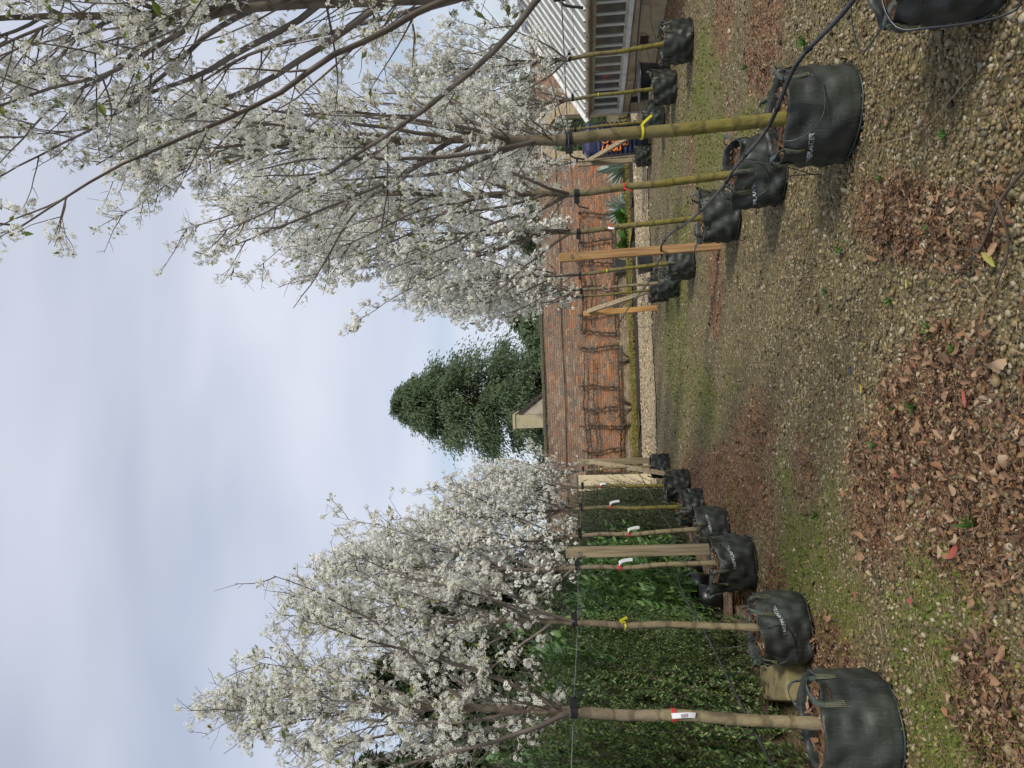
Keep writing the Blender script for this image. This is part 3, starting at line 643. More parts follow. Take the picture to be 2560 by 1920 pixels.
def espalier(x0, arms, zlow, half, label, seed):
    rng = np.random.default_rng(seed); e = empty('espalier_tree', (x0, WY-0.12, 0), 0, label, 'espalier')
    t = MB().tube(curve_pts([(0, 0, 0), (0.02, 0, zlow*0.5), (0, 0, zlow)], 8), np.linspace(0.06, 0.05, 8), 8); t.build('trunk', M['espalier'], e, True)
    mb = MB(); sp = MB()
    def arm(c, r0_, r1_):
        P = curve_pts(c, 26); P[:, 2] += 0.018*np.sin(np.arange(26)*1.9+rng.uniform(0, 6)); P[:, 0] += 0.012*np.sin(np.arange(26)*1.3+rng.uniform(0, 6))
        mb.tube(P, np.linspace(r0_, r1_, 26), 6)
        for q in P[2:]:
            for _ in range(3):
                d = nrm(rng.normal(size=3)*[1, 0.35, 1]+[0, -0.3, 0.2]); L = rng.uniform(0.04, 0.12)
                sp.tube(np.array([q, q+d*L*0.5+rng.normal(0, .008, 3), q+d*L]), [0.012, 0.009, 0.004], 4)
    arm([(0, 0, zlow-0.1), (-half*0.1, 0, zlow), (-half*0.5, 0, zlow+0.03), (-half, 0, zlow)], 0.045, 0.022)
    arm([(0, 0, zlow-0.1), (half*0.1, 0, zlow), (half*0.5, 0, zlow+0.02), (half, 0, zlow)], 0.045, 0.022)
    for xa_, bend, top in arms:
        arm([(xa_, 0, zlow), (xa_+bend*0.3, 0, zlow+0.45), (xa_+bend, 0, zlow+0.9), (xa_+bend*0.6, 0, top)], 0.03, 0.012)
    arm([(-half*0.9, 0, 1.62), (-half*0.3, 0, 1.55), (half*0.2, 0, 1.63), (half*0.85, 0, 1.56)], 0.03, 0.015)
    arm([(-half*0.8, 0, 1.30), (-half*0.2, 0, 1.24), (half*0.3, 0, 1.31), (half*0.8, 0, 1.26)], 0.02, 0.01)
    mb.build('branches', M['espalier'], e, True); tag(sp.build('fruiting_spurs', M['espalier'], e), kind='stuff')
espalier(-2.1, [(-1.6,0.1,1.6), (-0.75,-0.15,1.7), (-0.05,0.06,1.75), (0.62,-0.1,1.65), (1.25,0.1,1.75), (2.65,-0.1,1.7)], 0.44, 2.75, 'bare espalier fruit tree trained on the wall under the big evergreen', 5)
espalier(2.95, [(-2.0,0.1,1.6), (-1.3,-0.1,1.7), (-0.5,0.1,1.5), (0.3,0.1,1.7), (1.1,-0.1,1.6), (1.9,0.1,1.6)], 0.5, 2.1, 'bare espalier fruit tree on the wall behind the charcoal planter', 6)

def bed_plants():
    rng = np.random.default_rng(31)
    def clump(name, x, y, n, L0, L1, wd, m, label, cat, group=None, el=(0.3, 1.3), lobed=False):
        lv, lf = leaf_template(1); a = rng.uniform(0, 6.28, n); e = rng.uniform(*el, n)
        d = np.stack([np.cos(a)*np.cos(e), np.sin(a)*np.cos(e), np.sin(e)], -1); side = np.stack([-np.sin(a), np.cos(a), 0*a], -1)
        L = rng.uniform(L0, L1, n)/2; Rm = np.stack([d, side, np.cross(d, side)], -1)
        V, F = scatter(lv, lf, d*L[:, None]*1.1, Rm, np.stack([L, L*wd, -L*0.8], -1))
        r_ = empty(name, (x, y, 0.1), 0, label, cat, group); mobj('leaves', V, F, m, r_)
        st = MB()
        for i in range(0, n, 3): st.tube(np.array([[0, 0, -0.03], d[i]*L[i]*0.6]), [0.012, 0.006], 4)
        st.build('stalks', m, r_)
    clump('cardoon_plant', 6.0, 23.6, 46, 0.5, 0.95, 0.55, M['silver_leaf'], 'silvery cardoon beside the stone doorway', 'plant')
    clump('cardoon_plant', 4.75, 23.8, 40, 0.45, 0.8, 0.5, M['silver_leaf'], 'silvery cardoon next to the green rhubarb leaves', 'plant')
    clump('rhubarb_plant', 4.25, 23.2, 30, 0.35, 0.7, 1.6, M['rhubarb'], 'broad green rhubarb leaves in the bed', 'plant', el=(0.1, 1.1))
    clump('rhubarb_plant', 3.65, 23.0, 30, 0.35, 0.6, 1.6, M['rhubarb'], 'broad green rhubarb leaves beside the wooden post', 'plant', el=(0.1, 1.1))
    clump('leafy_plant', 6.75, 24.0, 40, 0.3, 0.6, 0.8, M['rhubarb'], 'green leafy plant at the foot of the doorway', 'plant')
    for x, lb in ((0.05, 'low bare twiggy rose bush under the wall vine'), (-1.45, 'low bare twiggy rose bush beside the vine trunk'), (2.0, 'low bare twiggy bush behind the braced post'), (-3.4, 'low bare twiggy bush by the braced post')):
        mb = MB(); n = 34; a = rng.uniform(0, 6.28, n)
        for q in a:
            t = rng.uniform(0.25, 0.6); h = rng.uniform(0.35, 0.75)
            mb.tube(curve_pts([(0.05*math.cos(q), 0.05*math.sin(q), 0), (t*0.6*math.cos(q), t*0.6*math.sin(q), h*0.6), (t*1.2*math.cos(q), t*math.sin(q), h)], 5), np.linspace(0.008, 0.003, 5), 4)
        e = mb.build('rose_bush', M['espalier'], loc=(x, 24.1, 0.1)); tag(e, lb, 'bush')
bed_plants()

# ------------------------------------------------------------------ trees and a house beyond the wall
def conifer(name, H, prof, nl, ns, spray, m, seed, droop=0.5, zmin=0.15, width=0.36):
    rng = np.random.default_rng(seed); root = empty(name)
    P = np.array([[0, 0, 0], [0.1, 0.05, H*0.35], [0, 0, H*0.7], [0.05, 0, H*0.97]]); P = curve_pts(P, 10)
    tr = MB().tube(P, np.linspace(H*0.028, 0.03, 10), 8); tr.build('trunk', M['espalier'], root, True)
    z = zmin*H + (H*0.98-zmin*H)*rng.uniform(0, 1, nl)**0.9; az = rng.uniform(0, 2*np.pi, nl)
    Rr = np.array([prof(q/H) for q in z])*rng.uniform(0.66, 1.12, nl)
    rise = rng.uniform(-0.05, 0.30, nl)
    t = np.linspace(0, 1, 6); ca, sa = np.cos(az), np.sin(az)
    L = np.stack([np.stack([ca*Rr*u, sa*Rr*u, z + Rr*(rise*u*1.6 - 0.35*droop*u*u)], -1) for u in t], 1)
    V, F = tubes(L, np.outer(0.02+0.02*Rr, np.linspace(1, 0.2, 6)), 4); mobj('limbs', V, F, M['espalier'], root)
    # sprays clustered about the outer part of each limb
    k = np.repeat(np.arange(nl), ns); u = rng.beta(2.2, 1.0, len(k))*1.02
    zz_ = z[k] + Rr[k]*(rise[k]*u*1.6 - 0.35*droop*u*u)
    c = np.stack([ca[k]*Rr[k]*u, sa[k]*Rr[k]*u, zz_], -1)
    sp = (0.09+0.11*Rr[k]*u)[:, None]*rng.normal(size=(len(k), 3))*[1, 1, 0.6]; sp[:, 2] -= np.abs(sp[:, 0])*0.3*droop
    c = c+sp
    d = nrm(np.stack([ca[k], sa[k], np.full(len(k), -droop)], -1) + rng.normal(0, 0.55, (len(k), 3)))
    side = nrm(np.cross(d, rng.normal(size=d.shape))); Rm = np.stack([d, side, np.cross(d, side)], -1)
    tv = np.array([[0, 0, 0], [0.5, width, 0.06], [1.1, 0.02, -0.14], [0.45, -width, 0.06]])
    V, F = scatter(tv, np.array([[0, 1, 2, 3]]), c, Rm, spray*rng.uniform(0.6, 1.35, len(k)))
    mobj('crown', V, F, m, root)
    return root
def yew_prof(q):
    return np.interp(q, [0, 0.2, 0.4, 0.55, 0.7, 0.82, 0.92, 0.98, 1.0], [2.7, 3.0, 3.1, 2.9, 2.45, 1.75, 0.95, 0.45, 0.1])
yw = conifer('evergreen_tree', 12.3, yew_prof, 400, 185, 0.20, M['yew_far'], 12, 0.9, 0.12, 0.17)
yw.location = (-1.9, 40, 0); tag(yw, 'tall broad dark evergreen tree rising behind the brick wall and the stone gable', 'tree')
def bush_prof(q): return np.interp(q, [0, 0.3, 0.6, 0.85, 1], [1.9, 2.2, 1.9, 1.0, 0.2])
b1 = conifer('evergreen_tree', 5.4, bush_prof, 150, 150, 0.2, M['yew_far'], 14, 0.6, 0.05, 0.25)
b1.location = (7.0, 40, 0); tag(b1, 'rounded evergreen tree behind the wall beyond the doorway side trees', 'tree', 'low evergreens behind the wall')
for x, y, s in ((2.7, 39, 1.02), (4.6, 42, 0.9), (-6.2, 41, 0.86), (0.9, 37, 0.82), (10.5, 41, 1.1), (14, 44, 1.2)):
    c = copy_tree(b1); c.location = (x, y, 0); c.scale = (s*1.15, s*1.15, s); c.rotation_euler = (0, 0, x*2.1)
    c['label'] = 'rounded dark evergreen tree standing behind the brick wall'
b1['label'] = 'rounded dark evergreen tree standing behind the brick wall'
def fir_prof(q): return np.interp(q, [0, 0.15, 0.5, 0.8, 1], [1.9, 2.0, 1.35, 0.6, 0.05])
f1 = conifer('conifer_tree', 6.4, fir_prof, 190, 170, 0.16, M['yew'], 16, 0.35, 0.05, 0.25)
f1.location = (-6.6, 15.5, 0); tag(f1, 'dark pointed conifer behind the hedge and the white blossom', 'tree', 'conifers behind the hedge')
for x, y, s, rz in ((-7.2, 12.8, 0.92, 1.0), (-6.4, 19.5, 1.02, 2.0), (-9.3, 15.5, 1.1, 3.0), (-8.4, 19.0, 1.15, 4.0), (-5.9, 10.2, 0.72, 5.0), (-7.6, 23.2, 0.9, 5.6)):
    c = copy_tree(f1); c.location = (x, y, 0); c.scale = (s, s, s); c.rotation_euler = (0, 0, rz)

def house():
    h = empty('stone_house', (-2.35, 32, 0), 0, 'small pale stone gable and sloping roof peeping over the brick wall', 'house')
    MB().box((-0.05, 0.9, 2.3), (0.56, 2.0, 4.6)).build('gable_wall', M['house_stone'], h)
    MB().box((-0.05, 0.9, 4.65), (0.64, 2.08, 0.11)).build('capstone', M['house_stone'], h)
    MB().add([(0.24, 0.02, 0), (1.08, 0.02, 0), (1.08, 2.6, 0), (0.24, 2.6, 0), (0.24, 0.02, 4.36), (1.08, 0.02, 3.22), (1.08, 2.6, 3.22), (0.24, 2.6, 4.36)], BOXF).build('gable_end', M['gable'], h)
    a, b = np.array([0.235, 0, 4.42]), np.array([1.12, 0, 3.22]); d = nrm(b-a); nn = np.array([-d[2], 0, d[0]]); nn = nn if nn[2] > 0 else -nn
    n = 9
    for i in range(n):
        p, q = a+(b-a)*i/n, a+(b-a)*(i+1.06)/n
        for j in range(6):
            y0 = j*0.42 + (0.12 if i % 2 else 0); off = nn*(0.02*(i % 2)+0.03)
            V = [pp+np.array([0, yy, 0])+of for of in (off, off+nn*0.03) for pp, yy in ((p, y0), (q, y0), (q, y0+0.41), (p, y0+0.41))]
            MB().add(V, BOXF).build('roof_slate', M['slate'], h)
    MB().beam(a+nn*0.06+[0, -0.03, 0], b+nn*0.06+[0.05, -0.03, 0], 0.05, 0.14, (0, 1, 0)).build('verge_board', M['dark_trim'], h)
    # roof on the far slope closes the shape
    MB().beam(a+[0.05, 2.6, -0.1], b+[0, 2.6, -0.1], 0.05, 0.1, (0, 1, 0)).build('rear_verge_board', M['dark_trim'], h)
house()

def bird():
    b = MB(); v, f = ico(2)
    b.add(v*[0.06, 0.13, 0.055], f); b.add(v*0.042+[0, 0.13, 0.06], f); b.add(v*[0.012, 0.035, 0.01]+[0, 0.185, 0.06], f)
    b.add(v*[0.035, 0.11, 0.012]+[0, -0.17, -0.03], f); b.tube([(0.02, 0, -0.04), (0.02, 0.01, -0.1)], 0.005, 4); b.tube([(-0.02, 0, -0.04), (-0.02, 0.01, -0.1)], 0.005, 4)
    o = b.build('bird', M['bird'], None, True, loc=(-2.25, 39.6, 12.02), rot=(0.35, 0, 1.9)); tag(o, 'small dark bird perched at the tip of the tall evergreen', 'bird')
bird()

def cream_wall():
    w = empty('cream_wall', (0, 19.2, 0), 0, 'cream rendered low wall end behind the hedge plants', 'wall')
    MB().box((-3.08, 0.14, 0.93), (0.36, 0.28, 1.86)).build('wall_body', M['cream'], w)
    for i in range(1): MB().box((-3.08-0.62*i, 0.14, 1.90), (0.42, 0.36, 0.075)).build('coping_stone', M['slate'], w)
cream_wall()

# ------------------------------------------------------------------ glasshouse
def glasshouse():
    ang = math.atan2(-0.9964, 0.0846)
    g = empty('glasshouse', (5.52, 17.08, 0), ang, 'white painted glasshouse with sloping whitewashed panes on a rendered base wall', 'glasshouse')
    bay, nb = 0.362, 26; L = bay*nb; W = 4.3; run = 2.12; ze, zr = 1.33, 2.62
    rng = np.random.default_rng(9)
    MB().box((L/2, 0.13, 0.27), (L, 0.26, 0.54)).build('base_wall', M['render'], g)
    MB().box((L/2, W-0.13, 0.27), (L, 0.26, 0.54)).build('rear_base_wall', M['render'], g)
    MB().box((-0.0+0.13, W/2, 0.27), (0.25, W-0.53, 0.539)).build('end_base_wall', M['render'], g)
    for x in (1.55, 3.0, 4.45): MB().box((x, -0.012, 0.25), (0.16, 0.05, 0.50)).build('pilaster', M['render'], g)
    MB().box((L/2, 0.07, 0.572), (L+0.05, 0.22, 0.062)).build('sill', M['white_paint'], g)
    MB().box((L/2, 0.10, 0.63), (L, 0.07, 0.05)).build('bottom_rail', M['old_paint'], g)
    MB().box((L/2, 0.10, 1.19), (L, 0.08, 0.07)).build('top_rail', M['old_paint'], g)
    MB().box((L/2, 0.085, 1.262), (L+0.02, 0.10, 0.07)).build('wall_plate', M['old_paint'], g)
    gt = MB(); a = np.linspace(math.pi, 2*math.pi, 9)
    pr = [(-0.02+0.055*math.cos(q), 1.30+0.05*math.sin(q)) for q in a]+[(-0.02+0.048*math.cos(q), 1.30+0.043*math.sin(q)) for q in a[::-1]]
    V = [(x, y, z) for x in (-0.06, L) for y, z in pr]; k = len(pr)
    gt.add(V, np.array([[i, (i+1) % k, k+(i+1) % k, k+i] for i in range(k)])).build('gutter', M['old_paint'], g)
    MB().box((0.03, 0.05, 0.30), (0.09, 0.11, 0.60)).build('corner_board', M['white_paint'], g)
    MB().box((0.035, 0.06, 0.92), (0.07, 0.08, 0.60)).build('corner_post', M['white_paint'], g)
    mull = mesh('mullion', boxv((0, 0, 0), (0.020, 0.04, 0.54)), BOXF, M['white_paint'])
    pane = mesh('window_pane', boxv((0, 0, 0), (bay-0.036, 0.005, 0.52)), BOXF, M['glass'])
    for i in range(nb+1):
        if i: obj('mullion', mull, g, (i*bay, 0.09, 0.905))
        if i < nb: obj('window_pane', pane, g, ((i+0.5)*bay, 0.10, 0.905))
    # roof: bars and four overlapping panes to a bay, both slopes
    for side in (0, 1):
        y0, y1 = (0.0, run) if side == 0 else (W, W-run)
        e0, e1 = np.array([0, y0, ze]), np.array([0, y1, zr]); d = nrm(e1-e0); SL = np.linalg.norm(e1-e0); th = math.atan2(zr-ze, (y1-y0))
        rot = (th, 0, 0)
        bar = mesh('glazing_bar', boxv((0, SL/2, 0.012), (0.035, SL, 0.05)), BOXF, M['white_paint'])
        pl = SL/4
        rp_ = mesh('roof_pane', boxv((0, pl/2, 0), (bay-0.04, pl+0.03, 0.005)), BOXF, M['roof_glass'])
        for i in range(nb+1):
            obj('glazing_bar', bar, g, (i*bay, y0, ze), rot)
            if i < nb:
                for j in range(4):
                    p = e0 + d*(j*pl); o = obj('roof_pane', rp_, g, ((i+0.5)*bay, p[1], p[2]+0.004+0.002*(j % 2)), (th+0.006+rng.normal(0, .002), 0, 0))
    MB().box((L/2, W/2, zr+0.05), (L+0.08, 0.12, 0.09)).build('ridge_board', M['white_paint'], g)
    for side in (0, 1):
        y0, y1 = (-0.10, run+0.02) if side == 0 else (W+0.10, W-run-0.02)
        MB().beam((-0.035, y0, ze-0.05), (-0.035, y1, zr+0.02), 0.04, 0.15, (1, 0, 0)).build('bargeboard', M['white_paint'], g)
    for i in range(6):
        y = 0.35+i*0.72; zt = ze + (zr-ze)*min(1, (y/run) if y < run else ((W-y)/run)) - 0.08
        MB().box((0.03, y, (0.54+zt)/2), (0.045, 0.05, zt-0.54)).build('end_mullion', M['white_paint'], g)
    MB().add([(0.03, 0.1, 0.56), (0.03, W-0.1, 0.56), (0.03, W-0.1, ze-0.02), (0.03, W/2, zr-0.06), (0.03, 0.1, ze-0.02)], np.array([[0, 1, 2, 3, 4]])).build('end_glass', M['glass'], g)
    for x, z in ((3.2, 0.29), (0.72, 0.31)):
        v_ = MB().box((x, -0.006, z), (0.24, 0.03, 0.14)).build('air_vent', M['vent'], g)
        for q in range(4): MB().box((x, -0.024, z-0.05+q*0.033), (0.22, 0.012, 0.012)).build('vent_slat', M['dark_trim'], v_)
    clip = mesh('glass_clip', boxv((0, 0, 0), (0.02, 0.03, 0.02)), BOXF, M['rubber'])
    for i in range(1, nb): obj('glass_clip', clip, g, (i*bay, -0.015, ze+0.028))
    # inside: a slatted bench and leafy pot plants
    b = empty('staging_bench', g.location, ang, 'slatted bench standing inside the glasshouse', 'bench')
    for i in range(5): MB().box((L/2, 0.45+i*0.13, 0.70), (L-0.6, 0.09, 0.025)).build('slat', M['wood_grey'], b)
    for i in range(7):
        for y in (0.45, 0.97): MB().box((0.5+i*1.35, y, 0.345), (0.06, 0.06, 0.685)).build('leg', M['wood_grey'], b)
    lv, lf = leaf_template(1)
    Rz = np.array([[math.cos(ang), -math.sin(ang), 0], [math.sin(ang), math.cos(ang), 0], [0, 0, 1]])
    for i in range(11):
        n = 70; q = rng.uniform(0, 6.28, n); e = rng.uniform(0, 1.3, n); d = np.stack([np.cos(q)*np.cos(e), np.sin(q)*np.cos(e), np.sin(e)], -1); sd = np.stack([-np.sin(q), np.cos(q), 0*q], -1)
        Lf = rng.uniform(0.06, 0.13, n); V, F = scatter(lv, lf, d*rng.uniform(0.05, 0.24, n)[:, None]+[0, 0, 0.16], np.stack([d, sd, np.cross(d, sd)], -1), np.stack([Lf, Lf, Lf], -1))
        w = Rz@np.array([0.5+i*0.62, 0.55+0.15*(i % 3), 0.714]) + np.array(g.location)
        r_ = empty('pot_plant', tuple(w), 0, 'leafy green pot plant on the bench inside the glasshouse', 'plant', 'pot plants in the glasshouse')
        mobj('leaves', V, F, M['rhubarb'] if i % 3 else M['moss'], r_)
        MB().tube([(0, 0, 0), (0, 0, 0.16)], [0.07, 0.09], 12).build('pot', M['vent'], r_)
    # black hose clipped along the base wall, with thin branch tubes
    pts = [Rz@np.array(p)+np.array(g.location) for p in [(-0.05,-0.10,0.62), (0.1,-0.1,0.42), (0.8,-0.09,0.40), (1.8,-0.09,0.37), (2.6,-0.09,0.40), (3.4,-0.09,0.42), (4.3,-0.09,0.44), (5.4,-0.09,0.45), (7.5,-0.09,0.45)]]
    tag(MB().tube(curve_pts(pts, 60), 0.014, 8).build('garden_hose', M['pipe'], None, True), 'black hose running along the rendered glasshouse base', 'hose')
    for x in (1.2, 2.1, 3.6, 4.5):
        P = [Rz@np.array(p)+np.array(g.location) for p in [(x,-0.10,0.40), (x+0.12,-0.18,0.30), (x-0.05,-0.4,0.28), (x-0.2,-0.62,0.20), (x-0.3,-0.9,0.26)]]
        tag(MB().tube(curve_pts(P, 18), 0.004, 5).build('drip_tube', M['pipe'], None, True), 'thin black drip tube looping from the glasshouse hose towards a tree bag', 'tube', 'drip tubes beside the glasshouse')
glasshouse()

def tank():
    t = empty('water_tank', (5.02, 17.35, 0), -0.05, 'navy ribbed plastic water tank with orange lettering at the glasshouse end', 'tank')
    # rounded box with horizontal ribs
    z = np.linspace(0, 1.40, 57); V = []; k = 28
    th = np.linspace(0, 2*math.pi, k, endpoint=False)
    for i, q in enumerate(z):
        rib = 0.012*(1 if (i//2) % 2 else -1) if 0.22 < q < 1.12 else 0.0
        s = 1-0.5*max(0, (q-1.28)/0.12)**2*0.6
        c, sn = np.cos(th), np.sin(th); e = 0.28
        X = np.sign(c)*np.abs(c)**e*(0.36*s+rib); Y = np.sign(sn)*np.abs(sn)**e*(0.27*s+rib)
        V.append(np.stack([X, Y, np.full(k, q)], -1))
    V = np.concatenate(V); n = len(z); i = np.arange(n-1)[:, None]*k; j = np.arange(k)[None]; F = np.stack([i+j, i+(j+1) % k, i+k+(j+1) % k, i+k+j], -1).reshape(-1, 4)
    V = np.vstack([V, [[0, 0, 1.40]]]); top = np.array([[(n-1)*k+q, (n-1)*k+(q+1) % k, len(V)-1] for q in range(k)])
    mobj('tank_body', V, [F, top], M['navy'], t, True)
    MB().box((0, 0, 1.415), (0.46, 0.34, 0.05)).build('lid', M['charcoal'], t)
    def squiggle(cx_, cz, s, kind):
        a = np.linspace(0, 1, 22)
        if kind == 'S': p = [(0.9, 1.0), (0.3, 1.1), (0.0, 0.75), (0.5, 0.5), (0.95, 0.25), (0.6, -0.1), (-0.05, 0.0)]
        elif kind == 'E': p = [(0.9, 0.95), (0.3, 1.05), (0.1, 0.75), (0.55, 0.55), (0.1, 0.35), (0.25, -0.05), (0.95, 0.05)]
        else: p = [(0.8, 0.9), (0.2, 1.0), (0.0, 0.45), (0.35, 0.0), (0.85, 0.2), (0.8, 0.75), (0.95, 0.0)]
        P = curve_pts([(cx_+x*s, -0.30, cz+zz_*s) for x, zz_ in p], 22); mb = MB()
        mb.tube(P, 0.022*s/0.16*(0.6+0.8*np.sin(np.pi*a)), 6); return mb.build('orange_letter', M['orange'], t, True)
    squiggle(-0.31, 0.83, 0.15, 'S'); squiggle(-0.12, 0.86, 0.11, 'a')
    squiggle(-0.31, 0.60, 0.15, 'E'); squiggle(-0.13, 0.60, 0.14, 'S'); squiggle(0.05, 0.60, 0.13, 'a')
    squiggle(-0.20, 0.43, 0.10, 'E'); squiggle(-0.06, 0.43, 0.10, 'a'); squiggle(0.08, 0.43, 0.10, 'S')
    MB().box((-0.335, -0.285, 1.06), (0.05, 0.012, 0.07)).build('white_sticker', M['tag_white'], t)
    h = MB().tube([(0, 0, 0), (0, 0, 0.02), (0, 0, 0.3), (0, 0, 0.31)], [0.10, 0.155, 0.19, 0.195], 24)
    # loose pots and planters
    p = empty('plastic_pot', (4.62, 12.75, 0), 0, 'large round black plastic pot behind a tree bag by the glasshouse', 'pot')
    MB().tube([(0, 0, 0), (0, 0, 0.02), (0, 0, 0.46), (0, 0, 0.5)], [0.22, 0.25, 0.30, 0.305], 28).build('pot_body', M['black_plastic'], p, True)
    a = np.linspace(0, 2*math.pi, 33); MB().tube(np.stack([0.315*np.cos(a), 0.315*np.sin(a), np.full(33, 0.49)], -1), 0.014, 6).build('rim', M['black_plastic'], p, True)
    for x, y, z, s, lb in ((3.03, 24.5, 0.10, 0.9, 'charcoal square tapered planter against the foot of the brick wall'), (2.15, 17.0, 0.0, 0.72, 'charcoal square tapered planter on the edge of the pale path')):
        q = empty('square_planter', (x, y, z), 0.1, lb, 'planter')
        w0, w1, h_ = 0.20*s, 0.27*s, 0.42*s
        V = [(sx*w, sy*w, zz_) for zz_, w in ((0, w0), (h_, w1), (h_, w1-0.03), (h_-0.05, w1-0.035)) for sx, sy in ((-1, -1), (1, -1), (1, 1), (-1, 1))]
        F = [[r_*4+c, r_*4+(c+1) % 4, r_*4+4+(c+1) % 4, r_*4+4+c] for r_ in range(3) for c in range(4)]+[[0, 3, 2, 1]]
        mobj('planter_body', V, np.array(F), M['charcoal'], q); mobj('compost', [(-w1+.03, -w1+.03, h_-.05), (w1-.03, -w1+.03, h_-.05), (w1-.03, w1-.03, h_-.05), (-w1+.03, w1-.03, h_-.05)], np.array([[0, 1, 2, 3]]), M['soil'], q)
tank()

# ------------------------------------------------------------------ tree bags
def ribbon(P, W, width, thick):
    P = np.asarray(P, float); W = nrm(np.asarray(W, float)); T = nrm(np.gradient(P, axis=0)); N = nrm(np.cross(T, W)); W = np.cross(N, T)
    V = np.stack([P-W*width/2-N*thick/2, P+W*width/2-N*thick/2, P+W*width/2+N*thick/2, P-W*width/2+N*thick/2], 1).reshape(-1, 3)
    m = len(P); i = np.arange(m-1)[:, None]*4; j = np.arange(4)[None]
    F = np.stack([i+j, i+(j+1) % 4, i+4+(j+1) % 4, i+4+j], -1).reshape(-1, 4)
    F = np.vstack([F, [[3, 2, 1, 0]], [[(m-1)*4, (m-1)*4+1, (m-1)*4+2, (m-1)*4+3]]])
    return V, F

def text_mesh(s, size):
    c = bpy.data.curves.new('lettering', 'FONT'); c.body = s; c.size = size; c.align_x = 'CENTER'; c.align_y = 'CENTER'; c.offset = 0.0012; c.resolution_u = 3
    o = bpy.data.objects.new('lettering', c); COL.objects.link(o)
    dg = bpy.context.evaluated_depsgraph_get(); me = bpy.data.meshes.new_from_object(o.evaluated_get(dg))
    bpy.data.objects.remove(o); V = np.array([v.co[:] for v in me.vertices]); F = [list(p.vertices) for p in me.polygons]
    bpy.data.meshes.remove(me); return V, F
TXT = text_mesh('TREEPLANTER', 0.036)

